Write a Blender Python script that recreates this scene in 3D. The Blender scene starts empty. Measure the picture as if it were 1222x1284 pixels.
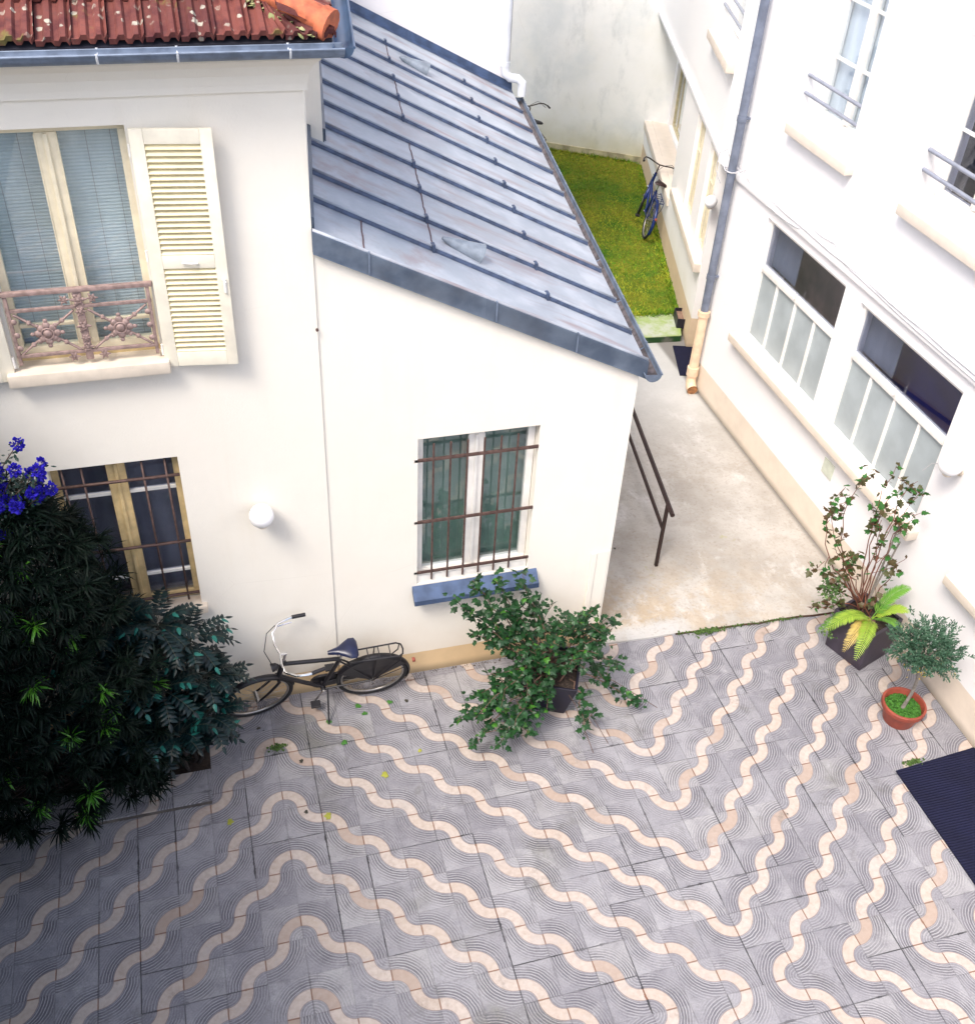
import bpy, bmesh, math, random
import numpy as np
from mathutils import Vector, Matrix
random.seed(7); rng = np.random.default_rng(11)
R = math.radians
sc = bpy.context.scene
COL = sc.collection

# ------------------------------------------------------------------ camera
cam_d = bpy.data.cameras.new("camera"); cam = bpy.data.objects.new("camera", cam_d); COL.objects.link(cam)
right = Vector((0.96311869, -0.2649708, 0.04682809)); down = Vector((-0.13109313, -0.61404807, -0.77830557)); fwd = Vector((0.23498294, 0.74346179, -0.62613703))
m = Matrix.Identity(4)
for i in range(3):
    m[i][0] = right[i]; m[i][1] = -down[i]; m[i][2] = -fwd[i]
m.translation = Vector((-0.71489332, -4.98793092, 7.69180681))
cam.matrix_world = m
cam_d.sensor_fit = 'AUTO'; cam_d.sensor_width = 36.0; cam_d.lens = 1322.81 / 1284 * 36.0
cam_d.clip_start = 0.05; cam_d.clip_end = 500
sc.camera = cam

# ------------------------------------------------------------------ light
SUN_EL, SUN_AZ = R(56), R(-130)     # azimuth of the direction TOWARDS the sun, measured from +Y clockwise
w = bpy.data.worlds.new("World"); sc.world = w; w.use_nodes = True
nt = w.node_tree; nt.nodes.clear()
sky = nt.nodes.new("ShaderNodeTexSky"); sky.sky_type = 'NISHITA'; sky.sun_disc = False
sky.sun_elevation = SUN_EL; sky.sun_rotation = SUN_AZ; sky.air_density = 1.0; sky.dust_density = 4.0; sky.ozone_density = 1.0
bg = nt.nodes.new("ShaderNodeBackground"); bg.inputs[1].default_value = 0.15
out = nt.nodes.new("ShaderNodeOutputWorld")
nt.links.new(sky.outputs[0], bg.inputs[0]); nt.links.new(bg.outputs[0], out.inputs[0])
sd = bpy.data.lights.new("sun", 'SUN'); sd.energy = 1.4; sd.angle = R(18); sd.color = (1.0, 0.95, 0.88)
sun = bpy.data.objects.new("sun", sd); COL.objects.link(sun)
tosun = Vector((math.sin(SUN_AZ) * math.cos(SUN_EL), math.cos(SUN_AZ) * math.cos(SUN_EL), math.sin(SUN_EL)))
sun.rotation_euler = tosun.to_track_quat('Z', 'Y').to_euler()
sc.view_settings.view_transform = 'Standard'; sc.view_settings.look = 'None'
sc.view_settings.exposure = 1.05; sc.view_settings.gamma = 1.0
sc.cycles.max_bounces = 8; sc.cycles.transparent_max_bounces = 12

# ------------------------------------------------------------------ material helpers
class NB:
    """tiny node expression builder"""
    def __init__(s, name):
        s.m = bpy.data.materials.new(name); s.m.use_nodes = True; s.t = s.m.node_tree; s.n = s.t.nodes; s.L = s.t.links
        s.b = s.n["Principled BSDF"]; s.out = s.n["Material Output"]
        s.tc = s.n.new("ShaderNodeTexCoord")
    def put(s, node, i, v):
        if v is None: return
        if hasattr(v, 'is_output') or isinstance(v, bpy.types.NodeSocket): s.L.new(v, node.inputs[i])
        else: node.inputs[i].default_value = v
    def math(s, op, a, b=None, c=None, clamp=False):
        n = s.n.new("ShaderNodeMath"); n.operation = op; n.use_clamp = clamp
        s.put(n, 0, a); s.put(n, 1, b); s.put(n, 2, c); return n.outputs[0]
    def vec(s, sock, scale=(1, 1, 1), loc=(0, 0, 0), rot=(0, 0, 0)):
        n = s.n.new("ShaderNodeMapping"); s.put(n, 0, sock); n.inputs[1].default_value = loc; n.inputs[2].default_value = rot; n.inputs[3].default_value = scale
        return n.outputs[0]
    def sep(s, v):
        n = s.n.new("ShaderNodeSeparateXYZ"); s.put(n, 0, v); return n.outputs
    def comb(s, x, y, z=0.0):
        n = s.n.new("ShaderNodeCombineXYZ"); s.put(n, 0, x); s.put(n, 1, y); s.put(n, 2, z); return n.outputs[0]
    def noise(s, v, scale, detail=4, rough=0.55, dist=0.0):
        n = s.n.new("ShaderNodeTexNoise"); s.put(n, 'Vector', v); n.inputs['Scale'].default_value = scale
        n.inputs['Detail'].default_value = detail; n.inputs['Roughness'].default_value = rough; n.inputs['Distortion'].default_value = dist
        return n.outputs[0]
    def wn(s, v):
        n = s.n.new("ShaderNodeTexWhiteNoise"); n.noise_dimensions = '3D'; s.put(n, 0, v); return n.outputs[0]
    def vor(s, v, scale, feat='F1', rnd=1.0):
        n = s.n.new("ShaderNodeTexVoronoi"); n.feature = feat; s.put(n, 'Vector', v); n.inputs['Scale'].default_value = scale; n.inputs['Randomness'].default_value = rnd
        return n.outputs['Distance']
    def ramp(s, f, lo, hi, a=0.0, b=1.0):
        n = s.n.new("ShaderNodeMapRange"); n.interpolation_type = 'SMOOTHSTEP'; s.put(n, 0, f); s.put(n, 1, lo); s.put(n, 2, hi); s.put(n, 3, a); s.put(n, 4, b)
        return n.outputs[0]
    def mix(s, f, a, b, mode='MIX'):
        n = s.n.new("ShaderNodeMix"); n.data_type = 'RGBA'; n.blend_type = mode; s.put(n, 0, f)
        for i, v in ((6, a), (7, b)):
            if isinstance(v, tuple): v = (v[0], v[1], v[2], 1)
            s.put(n, i, v)
        return n.outputs[2]
    def bump(s, h, strength=0.3, dist=0.01, nrm=None):
        n = s.n.new("ShaderNodeBump"); n.inputs['Strength'].default_value = strength; n.inputs['Distance'].default_value = dist
        s.L.new(h, n.inputs['Height'])
        if nrm: s.L.new(nrm, n.inputs['Normal'])
        return n.outputs[0]
    def fin(s, col=None, rough=None, metal=None, nrm=None, spec=None):
        if isinstance(col, tuple): col = (col[0], col[1], col[2], 1)
        s.put(s.b, 'Base Color', col); s.put(s.b, 'Roughness', rough); s.put(s.b, 'Metallic', metal); s.put(s.b, 'Specular IOR Level', spec)
        if nrm: s.L.new(nrm, s.b.inputs['Normal'])
        return s.m

def simple(name, col, rough=0.5, metal=0.0, var=0.12, scale=20, bump=0.0, spec=0.5, bdist=0.004):
    k = NB(name); o = k.tc.outputs['Object']
    n = k.noise(o, scale, 5)
    c2 = tuple(min(1, x * (1 + var)) for x in col); c1 = tuple(x * (1 - var) for x in col)
    c = k.mix(k.ramp(n, .3, .7), c1, c2)
    nr = k.bump(n, bump, bdist) if bump else None
    return k.fin(c, k.ramp(n, .2, .8, rough * .85, min(1, rough * 1.15)), metal, nr, spec)

def render_mat(name, col, stain=(0.55, 0.47, 0.36), skirt=None, skirt_z=None, low_tint=None, streak=0.25, blotch=0.1, grey=None):
    """masonry render: fine grain, faint streaks and a dirty foot"""
    k = NB(name); g = k.n.new("ShaderNodeNewGeometry").outputs['Position']
    x, y, z = k.sep(g)[:3]
    fine = k.noise(g, 60, 6, .7); mid = k.noise(g, 1.3, 5, .6); st = k.noise(k.vec(g, (5, 5, .35)), 1.0, 4, .6)
    c = k.mix(k.ramp(mid, .35, .75, 0, blotch), col, stain)
    c = k.mix(k.ramp(st, .52, .78, 0, streak * .35), c, stain)
    if grey:
        gm = k.noise(g, .75, 6, .62)
        c = k.mix(k.ramp(gm, .45, .68, 0, .8), c, grey)
        gm2 = k.noise(k.vec(g, (1, 1, .5), (3, 1, 7)), 2.3, 6, .7)
        c = k.mix(k.ramp(gm2, .52, .72, 0, .45), c, tuple(v * .75 for v in grey))
    if low_tint:
        zz = k.math('ADD', z, k.math('MULTIPLY', k.noise(g, 2.5, 4), 0.5))
        c = k.mix(k.ramp(zz, 0.25, 1.15, .8, 0), c, low_tint)
    if skirt:
        e = k.math('ADD', z, k.math('MULTIPLY', k.math('SUBTRACT', k.noise(g, 8, 3), .5), 0.012))
        sc_ = k.mix(k.ramp(k.noise(g, 5, 5), .35, .7), skirt, tuple(v * .92 for v in skirt))
        sc_ = k.mix(k.ramp(z, .0, .12, .55, 0), sc_, (0.10, 0.085, 0.06))
        c = k.mix(k.ramp(e, skirt_z - .004, skirt_z + .004, 1, 0), c, sc_)
    h = k.math('ADD', k.math('ADD', fine, k.math('MULTIPLY', mid, 2.0)), k.math('MULTIPLY', k.noise(g, 14, 5, .6), 1.2))
    ck = k.ramp(k.vor(k.vec(k.mix(.12, g, k.n.new('ShaderNodeTexNoise').outputs[1]), (.8, .8, .8)), 1.1, 'DISTANCE_TO_EDGE'), .0, .0016, 1, 0)
    c = k.mix(k.math('MULTIPLY', ck, k.ramp(k.noise(g, .8, 3), .55, .65, 0, .28)), c, (.45, .40, .34))
    return k.fin(c, .85, 0, k.bump(h, .35, .005), .3)

# ------------------------------------------------------------------ mesh helpers
class MB:
    def __init__(s): s.v = []; s.f = []
    def add(s, vs, fs):
        o = len(s.v); s.v.extend(tuple(x) for x in vs); s.f.extend(tuple(i + o for i in f) for f in fs); return s
    def box(s, a, b, F=None):
        (x0, y0, z0), (x1, y1, z1) = a, b
        vs = [(x0, y0, z0), (x1, y0, z0), (x1, y1, z0), (x0, y1, z0), (x0, y0, z1), (x1, y0, z1), (x1, y1, z1), (x0, y1, z1)]
        if F: vs = [F(*p) for p in vs]
        return s.add(vs, [(0, 3, 2, 1), (4, 5, 6, 7), (0, 1, 5, 4), (1, 2, 6, 5), (2, 3, 7, 6), (3, 0, 4, 7)])
    def bevbox(s, a, b, r=.01, F=None):
        bm = bmesh.new(); bmesh.ops.create_cube(bm, size=1)
        c = [(a[i] + b[i]) / 2 for i in range(3)]; d = [abs(b[i] - a[i]) for i in range(3)]
        for v in bm.verts: v.co = Vector([c[i] + v.co[i] * d[i] for i in range(3)])
        bmesh.ops.bevel(bm, geom=bm.edges[:], offset=min(r, min(d) * .45), segments=2, affect='EDGES', profile=.6)
        bm.verts.index_update()
        vs = [tuple(v.co) for v in bm.verts]; fs = [tuple(v.index for v in f.verts) for f in bm.faces]; bm.free()
        if F: vs = [F(*p) for p in vs]
        return s.add(vs, fs)
    def quad(s, *p): return s.add(p, [tuple(range(len(p)))])
    def slab(s, pts, t, nrm=(0, 0, -1)):
        """polygon given thickness along nrm"""
        n = len(pts); d = Vector(nrm) * t; q = [Vector(p) for p in pts]
        vs = q + [p + d for p in q]
        return s.add(vs, [tuple(range(n)), tuple(range(2 * n - 1, n - 1, -1))] + [(i, (i + 1) % n, (i + 1) % n + n, i + n) for i in range(n)])
    def tube(s, pts, r, n=8, closed=False, cap=True):
        pts = [Vector(p) for p in pts]; N = len(pts)
        rr = r if isinstance(r, (list, tuple)) else [r] * N
        vs = []; ref = None
        for i, p in enumerate(pts):
            if closed: t = pts[(i + 1) % N] - pts[i - 1]
            else: t = pts[min(i + 1, N - 1)] - pts[max(i - 1, 0)]
            if t.length < 1e-9: t = Vector((0, 0, 1))
            t.normalize()
            if ref is None:
                ref = t.orthogonal().normalized()
            a = (ref - t * ref.dot(t))
            if a.length < 1e-6: a = t.orthogonal()
            a.normalize(); ref = a; b = t.cross(a)
            for k in range(n):
                an = 2 * math.pi * k / n; vs.append(p + (a * math.cos(an) + b * math.sin(an)) * rr[i])
        fs = []
        for i in range(N if closed else N - 1):
            for k in range(n):
                j = (i + 1) % N
                fs.append((i * n + k, i * n + (k + 1) % n, j * n + (k + 1) % n, j * n + k))
        if cap and not closed:
            fs.append(tuple(range(n - 1, -1, -1))); fs.append(tuple((N - 1) * n + k for k in range(n)))
        return s.add(vs, fs)
    def lathe(s, prof, n=24, c=(0, 0, 0), axis=(0, 0, 1), cap=True):
        ax = Vector(axis).normalized(); a = ax.orthogonal().normalized(); b = ax.cross(a); c = Vector(c)
        vs = [c + ax * h + (a * math.cos(2 * math.pi * k / n) + b * math.sin(2 * math.pi * k / n)) * r for r, h in prof for k in range(n)]
        fs = [(i * n + k, i * n + (k + 1) % n, (i + 1) * n + (k + 1) % n, (i + 1) * n + k) for i in range(len(prof) - 1) for k in range(n)]
        if cap: fs.append(tuple(range(n - 1, -1, -1))); fs.append(tuple((len(prof) - 1) * n + k for k in range(n)))
        return s.add(vs, fs)
    def ball(s, c, r, n=20, sq=(1, 1, 1)):
        prof = [(max(1e-4, math.sin(math.pi * i / (n // 2))) * r, -math.cos(math.pi * i / (n // 2)) * r) for i in range(n // 2 + 1)]
        o = len(s.v); s.lathe(prof, n, (0, 0, 0), cap=False)
        for i in range(o, len(s.v)): s.v[i] = tuple(c[k] + s.v[i][k] * sq[k] for k in range(3))
        return s
    def build(s, name, mat, parent=None, smooth=False, recalc=True, **tags):
        me = bpy.data.meshes.new(name); me.from_pydata([tuple(v) for v in s.v], [], s.f); me.update()
        if recalc and len(s.f) < 60000:
            bm = bmesh.new(); bm.from_mesh(me); bmesh.ops.recalc_face_normals(bm, faces=bm.faces[:]); bm.to_mesh(me); bm.free()
        if smooth is True:
            me.polygons.foreach_set('use_smooth', [True] * len(me.polygons))
        elif smooth:
            me.polygons.foreach_set('use_smooth', [True] * len(me.polygons)); me.set_sharp_from_angle(angle=R(smooth))
        me.materials.append(mat)
        o = bpy.data.objects.new(name, me); COL.objects.link(o)
        if parent: o.parent = parent
        return tag(o, **tags)

def tag(o, label=None, cat=None, group=None, kind=None):
    if label: o['label'] = label
    if cat: o['category'] = cat
    if group: o['group'] = group
    if kind: o['kind'] = kind
    return o
def thing(name, label, cat, loc=(0, 0, 0), rot=(0, 0, 0), group=None, kind=None):
    o = bpy.data.objects.new(name, None); COL.objects.link(o); o.location = loc; o.rotation_euler = rot; o.empty_display_size = .1
    return tag(o, label, cat, group, kind)
def kids(o): return [c for c in bpy.data.objects if c.parent == o]
def copy_tree(o, parent=None):
    c = o.copy(); COL.objects.link(c)
    if parent: c.parent = parent
    for ch in kids(o): copy_tree(ch, c)
    return c

def frame(o, ud, nin):
    """local wall frame: (along u, depth into the wall, z) -> world"""
    o = Vector(o); ud = Vector(ud).normalized(); nin = Vector(nin).normalized()
    return lambda u, d, z: tuple(o + ud * u + nin * d + Vector((0, 0, z)))

def wall(F, u0, u1, z0, ztop, holes, thick=.35, reveal=.2):
    """wall sheet with real openings, reveals and thickness. ztop: float or function of u"""
    zt = ztop if callable(ztop) else (lambda u: ztop)
    b = MB(); us = sorted({u0, u1} | {h[0] for h in holes} | {h[1] for h in holes})
    zmax = max([h[3] for h in holes] + [z0 + .5])
    zs = sorted({z0, zmax} | {h[2] for h in holes} | {h[3] for h in holes})
    zs = [z for z in zs if z0 <= z <= zmax] + [None]
    us = [u for u in us if u0 <= u <= u1]
    for i in range(len(us) - 1):
        for j in range(len(zs) - 1):
            a, c = us[i], us[i + 1]; lo = zs[j]; hi = zs[j + 1]
            if hi is not None and any(h[0] < (a + c) / 2 < h[1] and h[2] < (lo + hi) / 2 < h[3] for h in holes): continue
            ha = zt(a) if hi is None else hi; hc = zt(c) if hi is None else hi
            b.quad(F(a, 0, lo), F(c, 0, lo), F(c, 0, hc), F(a, 0, ha))
            b.quad(F(a, thick, lo), F(a, thick, ha), F(c, thick, hc), F(c, thick, lo))
    for h in holes:
        a, c, lo, hi = h[:4]
        b.quad(F(a, 0, lo), F(a, 0, hi), F(a, thick, hi), F(a, thick, lo)); b.quad(F(c, 0, lo), F(c, thick, lo), F(c, thick, hi), F(c, 0, hi))
        b.quad(F(a, 0, hi), F(c, 0, hi), F(c, thick, hi), F(a, thick, hi)); b.quad(F(a, 0, lo), F(a, thick, lo), F(c, thick, lo), F(c, 0, lo))
    b.quad(F(u0, 0, z0), F(u0, thick, z0), F(u0, thick, zt(u0)), F(u0, 0, zt(u0))); b.quad(F(u1, 0, z0), F(u1, 0, zt(u1)), F(u1, thick, zt(u1)), F(u1, thick, z0))
    b.quad(F(u0, 0, zt(u0)), F(u0, thick, zt(u0)), F(u1, thick, zt(u1)), F(u1, 0, zt(u1)))
    return b

# leaf clouds ------------------------------------------------------
def T_lobed():
    P = [(0, 0), (.22, -.05), (.48, .12), (.36, .30), (.52, .52), (.25, .58), (0, 1.0), (-.25, .58), (-.52, .52), (-.36, .30), (-.48, .12), (-.22, -.05)]
    v = [(0, .35, .05)] + [(x, y, -.12 * abs(x) - .1 * max(0, y - .5)) for x, y in P]
    return np.array(v), [(0, i, i % 12 + 1) for i in range(1, 13)]
def T_oval(wd=.3, curl=.15):
    v = [(0, 0, 0), (wd * .7, .25, -.05), (wd, .5, -.08), (wd * .6, .8, -.05 - curl * .5), (0, 1, -curl), (-wd * .6, .8, -.05 - curl * .5), (-wd, .5, -.08), (-wd * .7, .25, -.05), (0, .5, 0.03)]
    return np.array(v, float), [(8, i, (i + 1) % 8) for i in range(8)]
def T_blade(wd=.05, curl=.25):
    v = [(-wd * .6, 0, 0), (wd * .6, 0, 0), (wd, .4, .0), (-wd, .4, .0), (wd * .7, .75, -curl * .4), (-wd * .7, .75, -curl * .4), (0, 1, -curl)]
    return np.array(v, float), [(0, 1, 2, 3), (3, 2, 4, 5), (5, 4, 6)]
def unit(a): return a / np.maximum(1e-9, np.linalg.norm(a, axis=-1, keepdims=True))
def cloud(tmpl, pos, dirs, size, up=None, tilt=.5):
    """one template copied at pos, pointing along dirs, numpy, returns MB"""
    tv, tf = tmpl; n = len(pos); pos = np.asarray(pos, float); d = unit(np.asarray(dirs, float))
    upv = np.tile([0, 0, 1.], (n, 1)) if up is None else np.asarray(up, float)
    upv = upv + rng.normal(0, tilt, (n, 3))
    x = unit(np.cross(d, upv)); z = np.cross(x, d); s = np.broadcast_to(np.asarray(size, float), (n,))[:, None, None]
    V = (tv[None, :, 0, None] * x[:, None] + tv[None, :, 1, None] * d[:, None] + tv[None, :, 2, None] * z[:, None]) * s + pos[:, None]
    mb = MB(); V = V.reshape(-1, 3); mb.v = [tuple(p) for p in V.tolist()]
    k = len(tv); mb.f = [tuple(i + o for i in f) for o in range(0, n * k, k) for f in tf]
    return mb
def leafmat(name, c1, c2, rough=.4, trans=.0, spec=.5, extra=None):
    k = NB(name); g = k.n.new("ShaderNodeNewGeometry")
    n = k.noise(g.outputs['Position'], 9, 3); r = g.outputs['Random Per Island']
    f = k.math('ADD', k.math('MULTIPLY', r, .65), k.math('MULTIPLY', n, .5), clamp=True)
    c = k.mix(f, c1, c2)
    if extra: c = k.mix(k.ramp(r, extra[1], extra[1] + .01), c, extra[0])
    k.fin(c, rough, 0, None, spec)
    if trans:
        t = k.n.new("ShaderNodeBsdfTranslucent"); k.L.new(c, t.inputs[0]); mx = k.n.new("ShaderNodeMixShader"); mx.inputs[0].default_value = trans
        k.L.new(k.b.outputs[0], mx.inputs[1]); k.L.new(t.outputs[0], mx.inputs[2]); k.L.new(mx.outputs[0], k.out.inputs[0])
    return k.m
def curve_pts(p0, p1, sag=0.0, n=7, wob=.0, via=None):
    p0 = Vector(p0); p1 = Vector(p1); mid = Vector(via) if via else (p0 + p1) / 2 + Vector((0, 0, -sag))
    pts = []
    for i in range(n):
        t = i / (n - 1); p = p0 * (1 - t) ** 2 + mid * 2 * t * (1 - t) + p1 * t * t
        if 0 < i < n - 1 and wob: p = p + Vector([random.gauss(0, wob) for _ in range(3)])
        pts.append(p)
    return pts
exec_order = None

# ------------------------------------------------------------------ materials
def paving_mat():
    k = NB("patterned_cement_tiles"); g = k.n.new("ShaderNodeNewGeometry").outputs['Position']
    x, y, z = k.sep(g)[:3]; M = k.math
    wob = M('MULTIPLY', M('SUBTRACT', k.noise(g, 3.0, 2), .5), .02)
    u0 = M('ADD', M('DIVIDE', x, .3), wob); v0 = M('SUBTRACT', M('DIVIDE', y, .3), wob)
    u = M('SUBTRACT', M('PINGPONG', M('ADD', u0, 2), 11), 2)
    v = M('SUBTRACT', M('PINGPONG', M('ADD', v0, 6), 33), 6)
    fu0 = M('FRACT', u); fv0 = M('FRACT', v); iu = M('FLOOR', u); iv = M('FLOOR', v)
    par = M('FLOORED_MODULO', M('ADD', iu, iv), 2.0); odd = M('GREATER_THAN', par, .5)
    fu = M('ABSOLUTE', M('SUBTRACT', fu0, odd)); fv = M('ABSOLUTE', M('SUBTRACT', fv0, odd))
    r = M('SQRT', M('ADD', M('MULTIPLY', fu, fu), M('MULTIPLY', fv, fv)))
    db = M('ABSOLUTE', M('SUBTRACT', r, .5))
    edge_n = M('MULTIPLY', M('SUBTRACT', k.noise(g, 90, 2), .5), .02)
    band = k.ramp(M('ADD', db, edge_n), .132, .147, 1, 0)
    rim = k.ramp(M('ABSOLUTE', M('SUBTRACT', db, .146)), .0, .018, 1, 0)
    # tile joints
    eu = M('SUBTRACT', .5, M('ABSOLUTE', M('SUBTRACT', fu0, .5))); ev = M('SUBTRACT', .5, M('ABSOLUTE', M('SUBTRACT', fv0, .5)))
    wj = k.noise(g, 2.2, 3)
    dark_u = k.ramp(k.wn(k.comb(M('ROUND', u0), M('FLOOR', M('DIVIDE', v0, 3)), 3)), .45, .8, .25, 1)
    dark_v = k.ramp(k.wn(k.comb(M('FLOOR', M('DIVIDE', u0, 3)), M('ROUND', v0), 5)), .45, .85, .18, 1)
    jn = M('MULTIPLY', k.ramp(k.noise(g, 7, 5, .7), .5, .75), .03)
    ju = M('MULTIPLY', k.ramp(M('SUBTRACT', eu, jn), .008, .022, 1, 0), M('MULTIPLY', dark_u, k.ramp(wj, .3, .6, .4, 1)))
    jv = M('MULTIPLY', k.ramp(M('SUBTRACT', ev, jn), .008, .020, 1, 0), M('MULTIPLY', dark_v, k.ramp(wj, .35, .65, .3, 1)))
    joint = M('MAXIMUM', ju, jv)
    # rings scored into the cement around the arc
    ringp = M('SINE', M('MULTIPLY', M('ADD', r, M('MULTIPLY', k.noise(g, 11, 2), .06)), 2 * math.pi / .072))
    zone = M('MULTIPLY', k.ramp(r, .66, .69), k.ramp(M('ADD', r, M('MULTIPLY', k.noise(g, 3.5, 3), .5)), 1.05, 1.45, 1, 0))
    zone2 = M('MULTIPLY', k.ramp(r, .34, .37, 1, 0), .45)
    wear = k.ramp(k.noise(g, 1.9, 6, .7), .36, .56, .22, 1)
    groove = M('MULTIPLY', M('MULTIPLY', M('ADD', zone, zone2), wear), k.ramp(ringp, -.1, .75, 1, 0))
    tid = k.wn(k.comb(M('FLOOR', u0), M('FLOOR', v0), 1)); tid2 = k.wn(k.comb(M('FLOOR', u0), M('FLOOR', v0), 9))
    grain = k.noise(g, 180, 3, .7); mid = k.noise(g, 14, 6, .65); big = k.noise(g, .55, 4, .6); big2 = k.noise(k.vec(g, loc=(9, 4, 2)), 1.1, 5, .6)
    grey = k.mix(k.ramp(big, .35, .65), (.20, .197, .222), (.30, .298, .322))
    grey = k.mix(k.ramp(mid, .35, .7, 0, .6), grey, (.385, .382, .40))
    grey = k.mix(k.ramp(tid, 0, 1, 0, .30), grey, (.10, .095, .12))
    grey = k.mix(k.ramp(tid2, .8, .95, 0, .35), grey, (.40, .395, .39))
    gx = M('MULTIPLY', k.ramp(big2, .56, .75), .55)
    grey = k.mix(gx, grey, (.10, .10, .06))
    grey = k.mix(k.ramp(k.noise(g, 7, 8, .78), .47, .68, 0, .6), grey, (.125, .12, .145)); grey = k.mix(k.ramp(k.noise(k.vec(g, loc=(3, 3, 1)), 4.5, 8, .78), .52, .7, 0, .5), grey, (.42, .42, .43))
    grey = k.mix(M('MULTIPLY', M('MULTIPLY', M('ADD', zone, zone2), wear), k.ramp(ringp, .2, .95, 0, .38)), grey, (.48, .47, .49))
    sp2 = k.noise(g, 70, 5, .8); grey = k.mix(k.ramp(sp2, .5, .72, 0, .45), grey, (.42, .41, .43)); grey = k.mix(k.ramp(sp2, .3, .48, .45, 0), grey, (.10, .095, .11))
    grey = k.mix(M('MULTIPLY', groove, .6), grey, (.06, .057, .075))
    bcol = k.mix(k.ramp(k.noise(g, 24, 5), .3, .7), (.415, .355, .315), (.50, .44, .40))
    bcol = k.mix(k.ramp(tid, .1, 1, 0, .35), bcol, (.42, .33, .26))
    bcol = k.mix(k.ramp(tid2, .86, .93, 0, .5), bcol, (.30, .21, .16))
    bcol = k.mix(k.ramp(mid, .5, .8, 0, .4), bcol, (.30, .22, .17)); bcol = k.mix(k.ramp(k.noise(g, 80, 5, .8), .54, .75, 0, .4), bcol, (.28, .2, .15))
    rub = M('MULTIPLY', k.ramp(k.noise(k.vec(g, loc=(6, 1, 4)), 2.6, 8, .75), .50, .66), .55); bcol = k.mix(rub, bcol, (.40, .37, .36))
    c = k.mix(band, grey, bcol)
    c = k.mix(M('MULTIPLY', rim, .45), c, (.19, .10, .07))
    jc = k.mix(band, (.022, .022, .025), (.16, .055, .02))
    joint = M('MAXIMUM', joint, M('MULTIPLY', band, M('MAXIMUM', k.ramp(eu, .010, .024, .8, 0), k.ramp(ev, .010, .024, .8, 0))))
    c = k.mix(M('MULTIPLY', joint, .9), c, jc)
    stains = k.ramp(k.noise(k.vec(g, loc=(2, 8, 0)), 2.2, 8, .78, .2), .55, .72, 0, .5)
    c = k.mix(stains, c, (.09, .085, .075))
    spk = k.ramp(k.vor(g, 5, 'F1'), .03, .05, .8, 0)
    c = k.mix(M('MULTIPLY', spk, k.ramp(k.noise(g, 1.7, 2), .55, .6)), c, (.03, .03, .03))
    h = M('SUBTRACT', M('MULTIPLY', grain, .15), M('ADD', M('MULTIPLY', groove, 1.0), M('MULTIPLY', joint, 1.6)))
    h = M('ADD', h, M('MULTIPLY', k.noise(g, 5, 3), .5))
    return k.fin(c, k.ramp(mid, .3, .75, .5, .8), 0, k.bump(h, .55, .006), .4)

def concrete_mat():
    k = NB("worn_concrete"); g = k.n.new("ShaderNodeNewGeometry").outputs['Position']; M = k.math; x, y, z = k.sep(g)[:3]
    a = k.noise(g, .9, 7, .7, .1); b = k.noise(k.vec(g, (1, .6, 1), loc=(5, 1, 0)), 1.9, 8, .74, .15); f = k.noise(g, 30, 5, .7)
    c = k.mix(k.ramp(a, .35, .65), (.34, .315, .28), (.46, .435, .40))
    c = k.mix(k.ramp(b, .52, .7, 0, .75), c, (.60, .585, .565))
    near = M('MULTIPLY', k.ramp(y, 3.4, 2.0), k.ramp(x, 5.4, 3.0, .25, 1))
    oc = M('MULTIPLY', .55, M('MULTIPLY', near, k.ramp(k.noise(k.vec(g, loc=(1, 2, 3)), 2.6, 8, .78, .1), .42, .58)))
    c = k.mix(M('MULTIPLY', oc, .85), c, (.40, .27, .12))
    lip = M('MULTIPLY', k.ramp(M('ADD', y, M('MULTIPLY', f, .12)), 2.12, 1.98), k.ramp(x, 3.9, 3.5))
    c = k.mix(M('MULTIPLY', lip, .85), c, (.46, .46, .455))
    ms = M('MULTIPLY', k.ramp(k.noise(k.vec(g, loc=(7, 7, 0)), 2.6, 5, .6), .66, .74), .5)
    c = k.mix(ms, c, (.30, .30, .08))
    c = k.mix(k.ramp(f, .5, .75, 0, .5), c, (.22, .18, .14)); c = k.mix(k.ramp(k.noise(k.vec(g, loc=(8, 2, 2)), 3.1, 8, .75), .5, .68, 0, .4), c, (.30, .26, .21))
    c = k.mix(k.ramp(k.noise(g, 9, 6, .75), .58, .75, 0, .35), c, (.27, .2, .14))
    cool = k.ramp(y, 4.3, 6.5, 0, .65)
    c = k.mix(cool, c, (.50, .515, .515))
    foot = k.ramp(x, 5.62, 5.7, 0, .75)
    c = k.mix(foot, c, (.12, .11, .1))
    return k.fin(c, .8, 0, k.bump(M('ADD', f, M('MULTIPLY', b, 1.5)), .4, .006), .3)

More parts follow.
